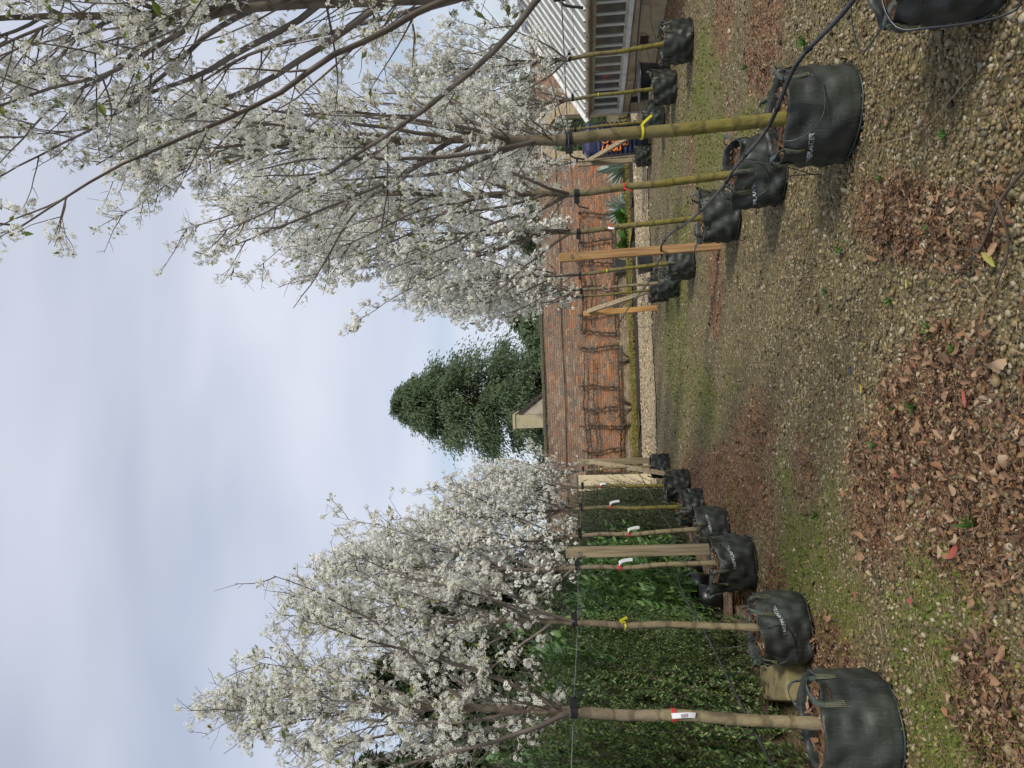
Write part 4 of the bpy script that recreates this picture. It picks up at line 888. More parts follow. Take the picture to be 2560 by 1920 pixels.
def make_bag(seed, r=0.255, h=0.37, loops=(0.45, 2.3, 4.4), slump=0.012, sag=1.0):
    rng = np.random.default_rng(seed); root = empty('tree_bag')
    k = 72; th = np.linspace(0, 2*math.pi, k, endpoint=False)
    prof = [(0.05, 0.003), (0.80, 0.0), (0.93, 0.004), (0.985, 0.018), (1.0, 0.04), (1.01, 0.06), (1.015, 0.085), (1.02, 0.11), (1.024, 0.135), (1.025, 0.16), (1.022, 0.185), (1.018, 0.21), (1.012, 0.235), (1.006, 0.26), (1.0, 0.285), (0.995, 0.31), (0.99, 0.335), (0.985, 0.355), (0.985, h), (0.965, h+0.002), (0.955, h-0.03), (0.95, h-0.10)]
    ph = rng.uniform(0, 6.28, 8)
    def surf(t, rr, z):
        """wrinkled cloth surface"""
        q = z/h
        w = 0.014*np.sin(3*t+ph[0])*q + 0.007*np.sin(5*t+ph[1]+4*q) + 0.005*np.sin(9*t+ph[2]+9*q) + 0.004*np.sin(14*t+ph[3]-11*q) + 0.005*np.sin(2*t+19*q+ph[4])*np.sin(5*t+ph[5]) + 0.004*np.sin(23*q+3*t+ph[6])*np.sin(4*t+ph[7])
        crease = 0.010*np.exp(-((q-0.16-0.05*np.sin(2*t+ph[6]))/0.05)**2)*np.clip(np.sin(2*t+ph[7]), 0, 1)
        R2 = r*rr*(1+0.02*(sag-1)*np.sin(2*t+ph[3])*(1-q)) + sag*(w-crease)*np.clip(rr*4-3, 0, 1)
        zz_ = z + np.where(q > 0.9, slump*np.sin(2*t+ph[5]) + 0.006*np.sin(5*t+ph[4]), 0)
        return np.stack([np.cos(t)*R2, np.sin(t)*R2, zz_*np.ones_like(t)], -1)
    V = np.concatenate([surf(th, a, np.full(k, b)) for a, b in prof]); n = len(prof)
    i = np.arange(n-1)[:, None]*k; j = np.arange(k)[None]; F = np.stack([i+j, i+(j+1) % k, i+k+(j+1) % k, i+k+j], -1).reshape(-1, 4)
    mobj('bag_body', V, F, M['bag'], root, True)
    # seam welt round the foot
    a = np.append(th, th[0]); ring = np.stack([np.cos(a)*r*0.99, np.sin(a)*r*0.99, 0.012+0.004*np.sin(3*a)], -1)
    MB().tube(ring, 0.006, 5).build('foot_seam', M['bag'], root, True)
    # soil with dead leaves on it
    rs = np.array([0, 0.3, 0.6, 0.8, 0.955]); S = [np.array([[0, 0, h-0.04]])]
    for q in rs[1:]: S.append(np.stack([np.cos(th)*r*q, np.sin(th)*r*q, h-0.045-0.012*q+0.008*np.sin(4*th+ph[1])*q+rng.normal(0, .004, k)], -1))
    S = np.vstack(S); f3 = np.array([[0, 1+q, 1+(q+1) % k] for q in range(k)]); i = 1+np.arange(3)[:, None]*k; f4 = np.stack([i+j, i+k+j, i+k+(j+1) % k, i+(j+1) % k], -1).reshape(-1, 4)
    mobj('soil', S, [f3, f4], M['soil'], root, True)
    lv, lf = dry_leaf(rng, 5, 3, 0.55); nn = 60; q = rng.uniform(0.12, 0.9, nn)**0.6*r*0.9; t = rng.uniform(0, 6.28, nn); s = rng.uniform(0.012, 0.034, nn)
    V, F = scatter(lv, lf, np.stack([np.cos(t)*q, np.sin(t)*q, h-0.032+rng.uniform(0, .012, nn)], -1), eul(rng, nn, 0.4), np.stack([s, s, s*rng.uniform(-1, 1.4, nn)], -1))
    tag(mobj('leaf_mulch', V, F, M['litter'], root), kind='stuff')
    # webbing handles with stitched ends
    for a0 in loops:
        half = 0.32; P, W = [], []; lean = rng.uniform(-0.02, 0.07); hgt = rng.uniform(0.03, 0.065)
        def q_(t, z, off): s_ = surf(np.array([t]), 1.0, np.array([min(z, h)]))[0]; d = np.array([math.cos(t), math.sin(t), 0]); return np.array([s_[0], s_[1], z]) + d*off
        for z in (h-0.10, h-0.05, h-0.01): P.append(q_(a0-half, z, 0.006)); W.append((-math.sin(a0-half), math.cos(a0-half), 0))
        for u in np.linspace(0.08, 0.92, 9):
            t = a0-half+2*half*u; s_ = math.sin(math.pi*u); d = np.array([math.cos(t), math.sin(t), 0]); tn = np.array([-math.sin(t), math.cos(t), 0])
            P.append(q_(t, h+0.005+hgt*s_**0.8, 0.006+lean*s_)); W.append(d*s_+tn*(1-s_)*(1 if u < 0.5 else 1)+np.array([0, 0, 0.0]))
        for z in (h-0.01, h-0.05, h-0.10): P.append(q_(a0+half, z, 0.006)); W.append((-math.sin(a0+half), math.cos(a0+half), 0))
        W = np.array(W); 
        V, F = ribbon(curve_pts(P, 34), np.array([W[min(len(W)-1, int(round(x)))] for x in np.linspace(0, len(W)-1, 34)])  , 0.030, 0.003)
        hd = mobj('handle', V, F, M['strap'], root, True)
        st = MB()
        for sd in (-1, 1):
            for e in (-0.015, -0.005, 0.005, 0.015):
                t = a0+sd*half + e/r; st.tube([q_(t, h-0.105, 0.0095), q_(t, h-0.06, 0.0095), q_(t, h-0.012, 0.0095)], 0.0011, 4)
            t0, t1 = a0+sd*half-0.015/r, a0+sd*half+0.015/r; st.tube([q_(t0, h-0.104, 0.0095), q_(t1, h-0.104, 0.0095)], 0.0011, 4)
        tag(st.build('stitching', M['thread'], hd), kind='stuff')
    # printed name, set at local angle -90 degrees
    TV, TF = TXT; t = -math.pi/2 + TV[:, 0]/r; z = h*0.62 + TV[:, 1]*1.0 + TV[:, 0]*0.18
    sv = np.stack([surf(np.array([a_]), 1.015, np.array([b_]))[0] for a_, b_ in zip(t, z)]); sv[:, 2] = z
    dd_ = np.stack([np.cos(t), np.sin(t), 0*t], -1)
    me = bpy.data.meshes.new('lettering'); me.from_pydata((sv+dd_*0.0035).tolist(), [], TF); me.materials.append(M['print'])
    obj('lettering', me, root)
    return root

BAGS = [make_bag(1, slump=0.016), make_bag(2, h=0.36, loops=(0.9, 3.0, 5.2), slump=0.022, sag=1.5), make_bag(3, loops=(0.2, 2.6, 3.9), slump=0.024, sag=1.6)]
used = set()
def bag(x, y, var, rz, s=1.0, sz=1.0, label='', tilt=(0, 0), letters=True):
    src = BAGS[var]
    if var in used: o = copy_tree(src)
    else: o = src; used.add(var)
    o.location = (x, y, float(gz(np.float64(x), np.float64(y)))+0.006); o.rotation_euler = (tilt[0], tilt[1], rz); o.scale = (s, s, s*sz)
    tag(o, label, 'tree bag', 'black planter bags holding the trees')
    return o, letters
ROW = {  # name: x, y(centre), bag variant, turn, scale, z-scale
 'L1': (-2.02, 4.20, 0, -0.9, 1.05, 1.0), 'L2': (-2.03, 5.72, 1, 0.62, 1.0, 1.0), 'L3': (-2.02, 7.52, 2, 0.5, 1.03, 1.0), 'L4': (-1.97, 8.82, 0, 0.42, 0.97, 1.0),
 'L5': (-2.05, 10.6, 1, 1.5, 0.95, 0.97), 'L6': (-1.99, 12.07, 2, 2.5, 0.98, 1.0), 'L7': (-2.05, 14.75, 0, 2.2, 0.9, 1.05),
 'R0': (1.49, 2.98, 1, 2.4, 1.0, 1.0), 'R1': (1.38, 4.55, 0, -1.08, 1.05, 1.02), 'R2': (1.43, 6.03, 1, -1.0, 1.02, 1.0), 'R3': (1.42, 7.76, 2, 2.9, 0.98, 1.0), 'R4': (1.37, 10.86, 0, 2.0, 0.93, 1.0), 'R5': (1.25, 12.4, 1, 2.4, 0.92, 1.0), 'R6': (1.29, 14.05, 2, 2.8, 0.84, 1.05),
 'G1': (4.24, 10.34, 1, 2.2, 1.05, 1.0), 'G2': (4.27, 12.1, 2, 2.6, 1.0, 1.0), 'G3': (4.28, 13.77, 0, 2.2, 0.95, 1.0), 'G4': (4.41, 16.48, 1, 2.6, 0.88, 1.0)}
BAGLAB = {
 'L1': 'black planter bag by the stone kerb, full of dead leaves, handle with white stitching', 'L2': 'black printed planter bag with a thin tube loop beside the privet hedge', 'L3': 'creased printed black planter bag in front of the hedge side wooden post',
 'L4': 'printed black planter bag between the creased bag and the pallets', 'L5': 'plain black planter bag beside the pallets', 'L6': 'black planter bag next to the bag at the cream wall end', 'L7': 'black planter bag in front of the braced post by the cream wall',
 'R0': 'mossy soiled black planter bag under the irrigation pipe start, before the mossy thick trunk bag', 'R1': 'large printed black planter bag under the thick mossy trunk with yellow tape', 'R2': 'black planter bag of the trunk with red twine', 'R3': 'black planter bag in front of the tall brown wooden post',
 'R4': 'shiny black planter bag just behind the tall brown wooden post', 'R5': 'sagging black planter bag third from the pale braced post', 'R6': 'small black planter bag touching the pale braced post',
 'G1': 'black planter bag facing the vented glasshouse wall, leaves heaped behind', 'G2': 'black planter bag in front of the round black plastic pot', 'G3': 'black planter bag at the glasshouse corner', 'G4': 'black planter bag at the leaning braced post near the doorway'}
for k_, (x, y, v, rz, s, sz) in ROW.items(): 
    o, _ = bag(x, y, v, rz, s, sz, BAGLAB[k_], tilt=(0.02*math.sin(x*9+y), 0.02*math.cos(y*7)))

# ------------------------------------------------------------------ flowering pear trees
def grow(S, D, L, m, upw, wob, rng):
    """n shoots of m points from S along D, bending upward"""
    n = len(S); P = np.zeros((n, m, 3)); P[:, 0] = S; d = nrm(D)
    st = (L/(m-1))[:, None]
    for i in range(1, m):
        d = nrm(d + np.array([0, 0, upw]) + rng.normal(0, wob, (n, 3))); P[:, i] = P[:, i-1] + d*st
    return P

def along(P, k, t):
    """points and tangents on polylines P[k] at t in 0..1"""
    m = P.shape[1]; f = np.clip(t, 0, 0.9999)*(m-1); i = f.astype(int); u = (f-i)[:, None]
    a, b = P[k, i], P[k, i+1]; return a*(1-u)+b*u, nrm(b-a)

def flower(near):
    if not near:
        v = np.array([[1, 0, 0.25], [0, 1, -0.1], [-1, 0, 0.25], [0, -1, -0.1]]); return v, np.array([[0, 1, 2, 3]])
    V = []; F = []
    for i in range(5):
        a = 2*math.pi*i/5
        for rr, da, z in ((0.12, 0, 0), (0.68, 0.50, 0.16), (1.0, 0.0, 0.22), (0.68, -0.50, 0.16)): V.append((rr*math.cos(a+da), rr*math.sin(a+da), z))
        F.append([4*i, 4*i+3, 4*i+2, 4*i+1])
    return np.array(V), np.array(F)

def pear(seed, H, z0=1.58, spread=1.0, rt_=0.035, nl=20, near=True, nsub=15, dens=1.0, wob=0.02):
    """crown meshes about the fork (origin, at height z0) and the leader's path and thickness above it"""
    rng = np.random.default_rng(seed); out = {}
    zs = np.linspace(z0-0.1, H*0.95, 22)
    off = np.stack([wob*np.sin(zs*1.9+seed)+0.5*wob*np.sin(zs*5+seed*2), wob*np.cos(zs*1.6+seed*1.7)], -1)
    off += 0.04*np.clip(zs-1.6, 0, 9)[:, None]*np.sin([seed*1.3, seed*2.1]); off -= np.array([np.interp(z0, zs, off[:, i]) for i in (0, 1)])
    TP = np.concatenate([off, zs[:, None]], 1)
    rad = rt_*np.interp(zs, [z0-0.1, z0+0.15, H*0.6, H*0.95], [0.93, 0.82, 0.44, 0.07])
    # limbs
    n1 = nl; zl = z0 + (H*0.80-z0)*(np.arange(n1)/(n1-1))**1.15 + rng.normal(0, 0.04, n1); az = np.arange(n1)*2.399+seed + rng.normal(0, .3, n1)
    el = np.clip(rng.uniform(0.92, 1.25, n1) + 0.2*(np.arange(n1)/n1)**2, 0.85, 1.4)
    S = np.stack([np.interp(zl, zs, TP[:, i]) for i in range(3)], -1); rS = np.interp(zl, zs, rad)
    D = np.stack([np.cos(az)*np.cos(el), np.sin(az)*np.cos(el), np.sin(el)], -1)
    L1 = np.clip((H-zl)*rng.uniform(0.55, 0.98, n1), 0.4, 1.9)*(0.35+0.65*spread)
    P1 = grow(S, D, L1, 16, 0.035, 0.075, rng); r1 = np.minimum(rS*0.6, 0.004+0.006*L1/spread)[:, None]*np.linspace(1, 0.2, 16)
    out['limbs'] = tubes(P1, r1, 6)
    # side shoots
    k2 = np.concatenate([np.repeat(np.arange(n1), nsub)]); t2 = rng.uniform(0.10, 1.0, len(k2)); b, tg = along(P1, k2, t2)
    pr = nrm(np.cross(tg, rng.normal(size=tg.shape))); D2 = tg*rng.uniform(0.5, 0.95, len(k2))[:, None] + pr*0.75
    L2 = rng.uniform(0.16, 0.58, len(k2))*(1.15-0.45*t2)*spread
    # shoots straight off the leader
    nt = nl*4; zt = rng.uniform(z0-0.02, H*0.92, nt); bt = np.stack([np.interp(zt, zs, TP[:, i]) for i in range(3)], -1); a = rng.uniform(0, 6.28, nt); e = rng.uniform(0.2, 1.0, nt)
    b = np.vstack([b, bt]); D2 = np.vstack([D2, np.stack([np.cos(a)*np.cos(e), np.sin(a)*np.cos(e), np.sin(e)], -1)]); L2 = np.concatenate([L2, rng.uniform(0.15, 0.6, nt)*np.clip((H-zt)/1.2, 0.3, 1)])
    P2 = grow(b, D2, L2, 6, 0.06, 0.09, rng); out['shoots'] = tubes(P2, (0.0026+0.0045*L2)[:, None]*np.linspace(1, 0.35, 6), 4)
    n3 = 3; k3 = np.repeat(np.arange(len(P2)), n3); t3 = rng.uniform(0.15, 0.95, len(k3)); b3, tg3 = along(P2, k3, t3); pr = nrm(np.cross(tg3, rng.normal(size=tg3.shape)))
    L3 = rng.uniform(0.03, 0.14, len(k3)); P3 = grow(b3, tg3*0.6+pr*0.8, L3, 4, 0.06, 0.1, rng); out['spurs'] = tubes(P3, np.full((len(P3), 4), 0.0018)*np.linspace(1.1, 0.6, 4), 3)
    # blossom clusters sit at spur tips, along shoots and on the outer limbs
    C = [P3[:, -1]]
    k = rng.integers(0, len(P2), int(len(P2)*2.6*dens)); c, _ = along(P2, k, rng.beta(1.6, 1.0, len(k))); C.append(c + rng.normal(0, 0.014, c.shape))
    k = rng.integers(0, n1, int(n1*9*dens)); c, _ = along(P1, k, rng.uniform(0.3, 1.0, len(k))); C.append(c + rng.normal(0, 0.02, c.shape))
    C = np.vstack(C); C = C[rng.uniform(size=len(C)) < (0.56 if near else 0.46)*(1-0.30*np.clip((C[:, 2]/H-0.82)/0.18, 0, 1))]
    # bare tips here and there
    nc = len(C); nf = 12 if near else 11
    fc = np.repeat(np.arange(nc), nf); cs = rng.uniform(0.6, 1.3, nc)
    dirs = nrm(rng.normal(size=(len(fc), 3)) + [0, 0, 0.35]); pos = C[fc] + dirs*(0.034*cs[fc]*rng.uniform(0.65, 1.1, len(fc)))[:, None]
    nv = nrm(dirs + rng.normal(0, 0.35, dirs.shape)); Rm = frames(nv, rng)
    fs = rng.uniform(0.0115, 0.0158, len(fc)) * (1.0 if near else 1.18)
    tv, tf = flower(near); out['blossom'] = scatter(tv, tf, pos, Rm, fs)
    if near:
        sv = np.array([[0.3, 0, 0.2], [0, 0.3, 0.2], [-0.3, 0, 0.2], [0, -0.3, 0.2]]); h_ = rng.uniform(size=len(pos)) < 0.8
        out['stamens'] = scatter(sv, np.array([[0, 1, 2, 3]]), pos[h_], Rm[h_], fs[h_])
        # stalks under each flower
    nlv = int(nc*(1.3 if near else 1.0)); kk = rng.integers(0, nc, nlv); dl = nrm(rng.normal(size=(nlv, 3))+[0, 0, 0.5]); sd = nrm(np.cross(dl, rng.normal(size=dl.shape)))
    ls = rng.uniform(0.010, 0.021, nlv)*(1 if near else 1.1); big = rng.uniform(size=nlv) < 0.03; ls[big] *= 2.0
    lt = np.array([[0, 0, 0], [1.0, 0.42, 0.12], [2.0, 0, -0.1], [1.0, -0.42, 0.12]])
    out['leaves'] = scatter(lt, np.array([[0, 1, 2, 3]]), C[kk]+dl*0.012, np.stack([dl, sd, np.cross(dl, sd)], -1), ls)
    for q in out: out[q] = (out[q][0] - np.array([0, 0, z0]), out[q][1])
    me = {'limbs': mesh('branches', *out['limbs'], M['twig'], True)}
    V = np.vstack([out['shoots'][0], out['spurs'][0]]); F = np.vstack([out['shoots'][1], out['spurs'][1]+len(out['shoots'][0])]); me['twigs'] = mesh('twigs', V, F, M['twig'])
    me['blossom'] = mesh('blossom', *out['blossom'], M['petal'])
    if near: me['stamens'] = mesh('stamens', *out['stamens'], M['stamen'])
    me['leaves'] = mesh('leaves', *out['leaves'], M['young_leaf'])
    return me, TP - np.array([0, 0, z0]), rad/rt_

def stem(lean, z0, r, path, prof, sc, rz, bark, seed, wob):
    """one continuous trunk from the soil through the fork to the tip of the leader"""
    n = 34; z = np.linspace(0.26, z0-0.1, n); t = (z-0.26)/(z0-0.26)
    w = wob*np.sin(np.pi*t)[:, None]*np.stack([np.sin(z*4.3+seed)+0.5*np.sin(z*9+seed), np.cos(z*3.7+seed*1.7)], -1)
    low = np.concatenate([np.outer(t, lean)+w, z[:, None]], 1); rl = r*np.interp(z, [0.26, 0.33, 0.45, z0], [1.45, 1.18, 1.04, 0.93])
    c, s_ = math.cos(rz), math.sin(rz); P = path[path[:, 2] > -0.05]*sc; P = np.stack([P[:, 0]*c-P[:, 1]*s_+lean[0], P[:, 0]*s_+P[:, 1]*c+lean[1], P[:, 2]+z0], -1)
    A = np.vstack([low, P]); Rr = np.concatenate([rl, r*prof[path[:, 2] > -0.05]])
    Rr = Rr*(1+0.04*np.sin(A[:, 2]*31+seed)*np.sin(A[:, 2]*13)+0.03*np.sin(A[:, 2]*57+seed))
    V, F = tubes(A[None], Rr[None], 14)
    return mesh('trunk', V, F, M[bark], True), A

def tie(z, r, d=1):
    """black strap and buckle round a stem at height z"""
    a = np.linspace(0, 2*math.pi, 25); P = np.stack([np.cos(a)*(r+0.004), np.sin(a)*(r+0.004), np.full(25, z)], -1)
    V, F = ribbon(P, np.tile([0, 0, 1.0], (25, 1)), 0.036, 0.006); mb = MB().add(V, F)
    mb.box((d*(r+0.025), -0.005, z), (0.05, 0.03, 0.045)); mb.tube(curve_pts([(d*(r+0.04), 0, z), (d*(r+0.08), -0.02, z-0.02), (d*(r+0.10), -0.03, z-0.09)], 8), 0.006, 5)
    return mb

TREES = {  # H, trunk radius, tie height, seed, near, lean(x,y at tie), bark, label
 'R0': (5.0, 0.043, 1.60, 101, True, (0.02, 0), 'bark_green', 'white flowering pear tree growing from the mossy bag at the start of the irrigation pipe'),
 'R1': (4.85, 0.038, 1.60, 102, True, (-0.04, 0), 'bark_green', 'white flowering pear tree with a thick mossy trunk wrapped in yellow tape'),
 'R2': (5.0, 0.03, 1.57, 103, True, (-0.09, 0), 'bark_green', 'white flowering pear tree with red twine round its mossy trunk'),
 'R3': (4.9, 0.028, 1.57, 104, False, (-0.08, 0), 'bark_green', 'white flowering pear tree with a red and white tag, before the tall brown post'),
 'R4': (4.75, 0.027, 1.58, 105, False, (-0.10, 0), 'bark_green', 'white flowering pear tree with thin yellow tape just behind the tall brown post'),
 'R5': (4.5, 0.025, 1.57, 106, False, (-0.05, 0), 'bark_grey', 'white flowering pear tree with a white ring tag, behind the tall brown post'),
 'R6': (4.1, 0.023, 1.55, 107, False, (-0.06, 0), 'bark_green', 'white flowering pear tree beside the pale braced post'),
 'L1': (4.2, 0.032, 1.68, 111, True, (0.06, 0), 'bark_grey', 'white flowering pear tree with a white label on a red band'),
 'L2': (4.35, 0.026, 1.70, 112, True, (0.05, 0), 'bark_grey', 'white flowering pear tree with yellow tape in front of the privet hedge'),
 'L3': (4.6, 0.025, 1.70, 113, False, (-0.03, 0), 'bark_grey', 'white flowering pear tree with a red tag beside the hedge side post'),
 'L4': (4.5, 0.027, 1.68, 114, False, (-0.06, 0), 'bark_grey', 'white flowering pear tree with a curled white tag in front of the laurels'),
 'L5': (4.2, 0.028, 1.68, 115, False, (0.0, 0), 'bark_green', 'white flowering pear tree with a white tag pointing up, beside the pallets'),
 'L6': (4.05, 0.025, 1.66, 116, False, (0.0, 0), 'bark_green', 'white flowering pear tree with a pinkish white tag near the cream wall end'),
 'L7': (3.9, 0.021, 1.66, 117, False, (-0.05, 0), 'bark_grey', 'white flowering pear tree in front of the braced post by the cream wall'),
 'G1': (4.3, 0.031, 1.62, 121, False, (-0.12, 0), 'bark_green', 'white flowering pear tree leaning before the glasshouse roof and vented wall'),
 'G2': (4.2, 0.029, 1.60, 122, False, (-0.08, 0), 'bark_green', 'white flowering pear tree with yellow tape in front of the glasshouse windows'),
 'G3': (4.1, 0.027, 1.58, 123, False, (-0.05, 0), 'bark_green', 'white flowering pear tree at the glasshouse corner beside the navy tank'),
 'G4': (3.9, 0.021, 1.57, 124, False, (-0.05, 0), 'bark_grey', 'slender white flowering pear tree at the leaning braced post near the doorway')}
VARIANTS = [pear(sd_, 4.4, z0=1.6, spread=0.76, rt_=0.027, nl=22, near=False, nsub=13, dens=1.05) for sd_ in (204, 205, 206, 207, 208)]
FAR_OF = {'R3': (0, 0.0), 'R4': (1, 1.0), 'R5': (2, 2.0), 'R6': (3, 3.0), 'L3': (4, 0.4), 'L4': (3, 1.3), 'L5': (0, 2.4), 'L6': (1, 3.6), 'L7': (2, 5.0), 'G1': (4, 2.2), 'G2': (2, 4.0), 'G3': (0, 5.1), 'G4': (3, 5.8)}
for k_, (H, tr_, zt, sd, near, lean, bark, lb) in TREES.items():
    x, y = ROW[k_][:2]; z0 = zt+0.02
    root = empty('pear_tree', (x, y, 0), 0, lb, 'tree', 'white flowering pear trees in bags')
    if near:
        me, path, prof = pear(sd, H, z0=z0, rt_=tr_, near=True, nl={'R0': 22, 'R1': 22, 'R2': 21}.get(k_, 17), nsub=12, spread={'R0': 0.95, 'R1': 0.85, 'R2': 0.8}.get(k_, 0.72), dens=0.95); sc_, rz_ = 1.0, 0.0
    else:
        vi, rz_ = FAR_OF[k_]; me, path, prof = VARIANTS[vi]; sc_ = (H-z0)/(4.4-1.6)
    tmesh, A_ = stem(lean, z0, tr_, path, prof, sc_, rz_, bark, sd, 0.006 if k_[0] == 'R' else 0.012)
    obj('trunk', tmesh, root)
    for nm, m_ in me.items():
        o = obj({'limbs': 'branches'}.get(nm, nm), m_, root, (lean[0], lean[1], z0), (0, 0, rz_)); o.scale = (sc_, sc_, sc_)
    ring = lambda z: np.array([np.interp(z, A_[:, 2], A_[:, 0]), np.interp(z, A_[:, 2], A_[:, 1]), z])
    c = ring(zt); t_ = tie(zt, tr_*0.93, -1 if k_[0] == 'R' else 1).build('tie_strap', M['rubber'], root, loc=(c[0], c[1], 0))
    def band(z, m_, w=0.018):
        c = ring(z); a = np.linspace(0, 2*math.pi, 21); P = np.stack([c[0]+np.cos(a)*(tr_+0.003), c[1]+np.sin(a)*(tr_+0.003), z+0.006*np.sin(a)], -1); V, F = ribbon(P, np.tile([0, 0, 1.0], (21, 1)), w, 0.003); return MB().add(V, F)
    def flag(z, pts, m_, w, nm):
        c = ring(z); P = curve_pts([(c[0]+p[0], c[1]+p[1]-tr_-0.006, z+p[2]) for p in pts], 12); V, F = ribbon(P, np.tile([1.0, 0, 0.0] if abs(pts[-1][2]) > abs(pts[-1][0]) else [0, 0, 1.0], (12, 1)), w, 0.002); return MB().add(V, F).build(nm, m_, root)
    if k_ == 'L1':
        band(1.13, 0, 0.022).build('red_band', M['tag_red'], root); flag(1.13, [(0.012, 0, 0.012), (0.02, -0.01, -0.03), (0.024, -0.012, -0.08), (0.018, -0.004, -0.115)], M['tag_white'], 0.030, 'white_label')
        c = ring(1.1); mb = MB()
        for q in range(5): mb.box((c[0]+0.020+0.001*q, c[1]-tr_-0.0215, 1.092-0.008*q), (0.020, 0.001, 0.003))
        mb.build('label_print', M['tag_ink'], root)
    if k_ in ('L2',): band(1.32, 0, 0.012).build('yellow_tape', M['tag_yellow'], root); flag(1.33, [(0.03, 0, 0), (0.05, -0.01, 0.02), (0.08, -0.02, -0.03)], M['tag_yellow'], 0.02, 'tape_end')
    if k_ in ('L3', 'L4', 'L5', 'L6'):
        zz_ = {'L3': 1.28, 'L4': 1.12, 'L5': 1.27, 'L6': 1.38}[k_]; band(zz_, 0, 0.03).build('red_band', M['tag_red'], root)
        flag(zz_, [(0.03, 0, 0), (0.07, -0.01, -0.01), (0.09, -0.01, -0.09), (0.09, -0.01, -0.13)] if k_ != 'L6' else [(0.03, 0, 0.0), (0.05, -0.01, -0.03), (0.05, -0.01, -0.09)], M['tag_white'], 0.032, 'white_tag')
    if k_ == 'L7': band(1.32, 0, 0.02).build('green_tape', M['tag_yellow'], root)
    if k_ == 'R1': band(1.17, 0, 0.014).build('yellow_tape', M['tag_yellow'], root); flag(1.17, [(0.03, 0, 0.0), (0.062, 0.01, -0.03), (0.085, 0.01, -0.06)], M['tag_yellow'], 0.014, 'tape_end')
    if k_ == 'R2': band(1.2, 0, 0.012).build('red_twine', M['tag_red'], root); flag(1.2, [(-0.01, 0, 0), (-0.03, -0.02, -0.02), (-0.045, -0.02, -0.06)], M['tag_red'], 0.008, 'twine_end')
    if k_ == 'R3': band(1.25, 0, 0.03).build('red_band', M['tag_red'], root); flag(1.26, [(0.0, 0, 0.01), (-0.01, -0.01, -0.02), (-0.012, -0.012, -0.05)], M['tag_white'], 0.02, 'white_tag')
    if k_ in ('R4', 'G2'): band(1.2, 0, 0.014).build('yellow_tape', M['tag_yellow'], root)
    if k_ == 'R5':
        c = ring(1.15); a = np.linspace(0.3, 2*math.pi-0.6, 20); P = np.stack([c[0]+0.05*np.cos(a), np.full(20, c[1]-tr_-0.01), 1.17+0.06*np.sin(a)], -1); V, F = ribbon(P, np.tile([0, 1.0, 0], (20, 1)), 0.02, 0.003); MB().add(V, F).build('white_tag', M['tag_white'], root); band(1.1, 0, 0.02).build('red_band', M['tag_red'], root)
# a bare tree and distant blossom beyond the wall
bare = VARIANTS[1][0]
for x, y, s in ((9.0, 36, 1.25), (6.2, 35, 1.05)):
    r_ = empty('bare_tree', (x, y, 0), x, 'leafless tree with fine upright twigs behind the brick wall', 'tree', 'leafless trees behind the wall'); r_.scale = (s*1.3, s*1.3, s)
    obj('trunk', stem((0.02, 0), 1.6, 0.06, VARIANTS[1][1], VARIANTS[1][2], 1.25, 0, 'bark_grey', 3, 0.02)[0], r_)
    for nm in ('limbs', 'twigs'): o = obj({'limbs': 'branches'}.get(nm, nm), bare[nm], r_, (0.02, 0, 1.6)); o.scale = (1.25, 1.25, 1.25)

# ------------------------------------------------------------------ posts, wires, pipes
def post(x, y, top, w, m, label, lean=(0, 0), brace=None, t=None):
    p = empty('wooden_post', (x, y, 0), 0, label, 'post')
    sh = MB().beam((0, 0, -0.05), (lean[0], lean[1], top), w, t or w, (1, 0, 0)).build('post_shaft', m, p); bv = sh.modifiers.new('edge', 'BEVEL'); bv.width = 0.006; bv.segments = 2
    if brace is not None:
        a, b, mm = brace; MB().beam(a, b, 0.09, 0.055, (1, 0.2, 0)).build('brace', mm, p)
    a = np.linspace(0, 2*math.pi, 13); MB().tube(np.stack([lean[0]*0.9+0.018*np.cos(a), np.full(13, -w/2+lean[1]*0.9-0.006), top*0.92+0.018*np.sin(a)], -1), 0.005, 5).build('eye_bolt', M['wire'], p)
    return p
post(1.26, 8.66, 1.80, 0.095, M['wood_new'], 'tall square brown timber post between two tree bags', (-0.05, 0), t=0.095)
post(1.12, 16.3, 1.55, 0.11, M['wood_orange'], 'short orange timber post with a pale diagonal brace', (-0.06, 0), ((-0.02, -0.09, 1.45), (0.30, -1.15, 0.10), M['wood_grey']))
post(-1.99, 7.98, 1.82, 0.10, M['wood_grey'], 'square weathered post standing between the creased bag and the laurels', (-0.02, 0))
post(-2.01, 15.3, 1.78, 0.11, M['wood_grey'], 'weathered post with a grey brace by the cream wall end', (0, 0), ((0.02, -0.09, 1.52), (-0.13, -0.95, 0.1), M['wood_grey']))
post(4.47, 17.0, 1.55, 0.11, M['wood_grey'], 'grey post with a long leaning brace near the stone doorway', (-0.03, 0), ((0.02, -0.09, 1.30), (0.42, -1.05, 0.03), M['wood_grey']))

def wire(ctrl, label):
    tag(MB().tube(np.array(ctrl), 0.0026, 5).build('support_wire', M['wire'], None, True), label, 'wire')
def sag(x0, y0, x1, y1, z, n=40):
    t = np.linspace(0, 1, n); return np.stack([x0+(x1-x0)*t, y0+(y1-y0)*t, z-0.012*np.sin(np.pi*t*4)**2], -1)
wire(sag(1.33, 0.4, 1.15, 16.25, 1.60), 'thin steel support wire through the tree row with the tall brown post')
wire(sag(-2.06, 0.4, -2.02, 15.25, 1.69), 'thin steel support wire through the hedge side tree row')
wire(sag(4.16, 5.5, 4.46, 16.95, 1.56), 'thin steel support wire through the tree row beside the glasshouse')

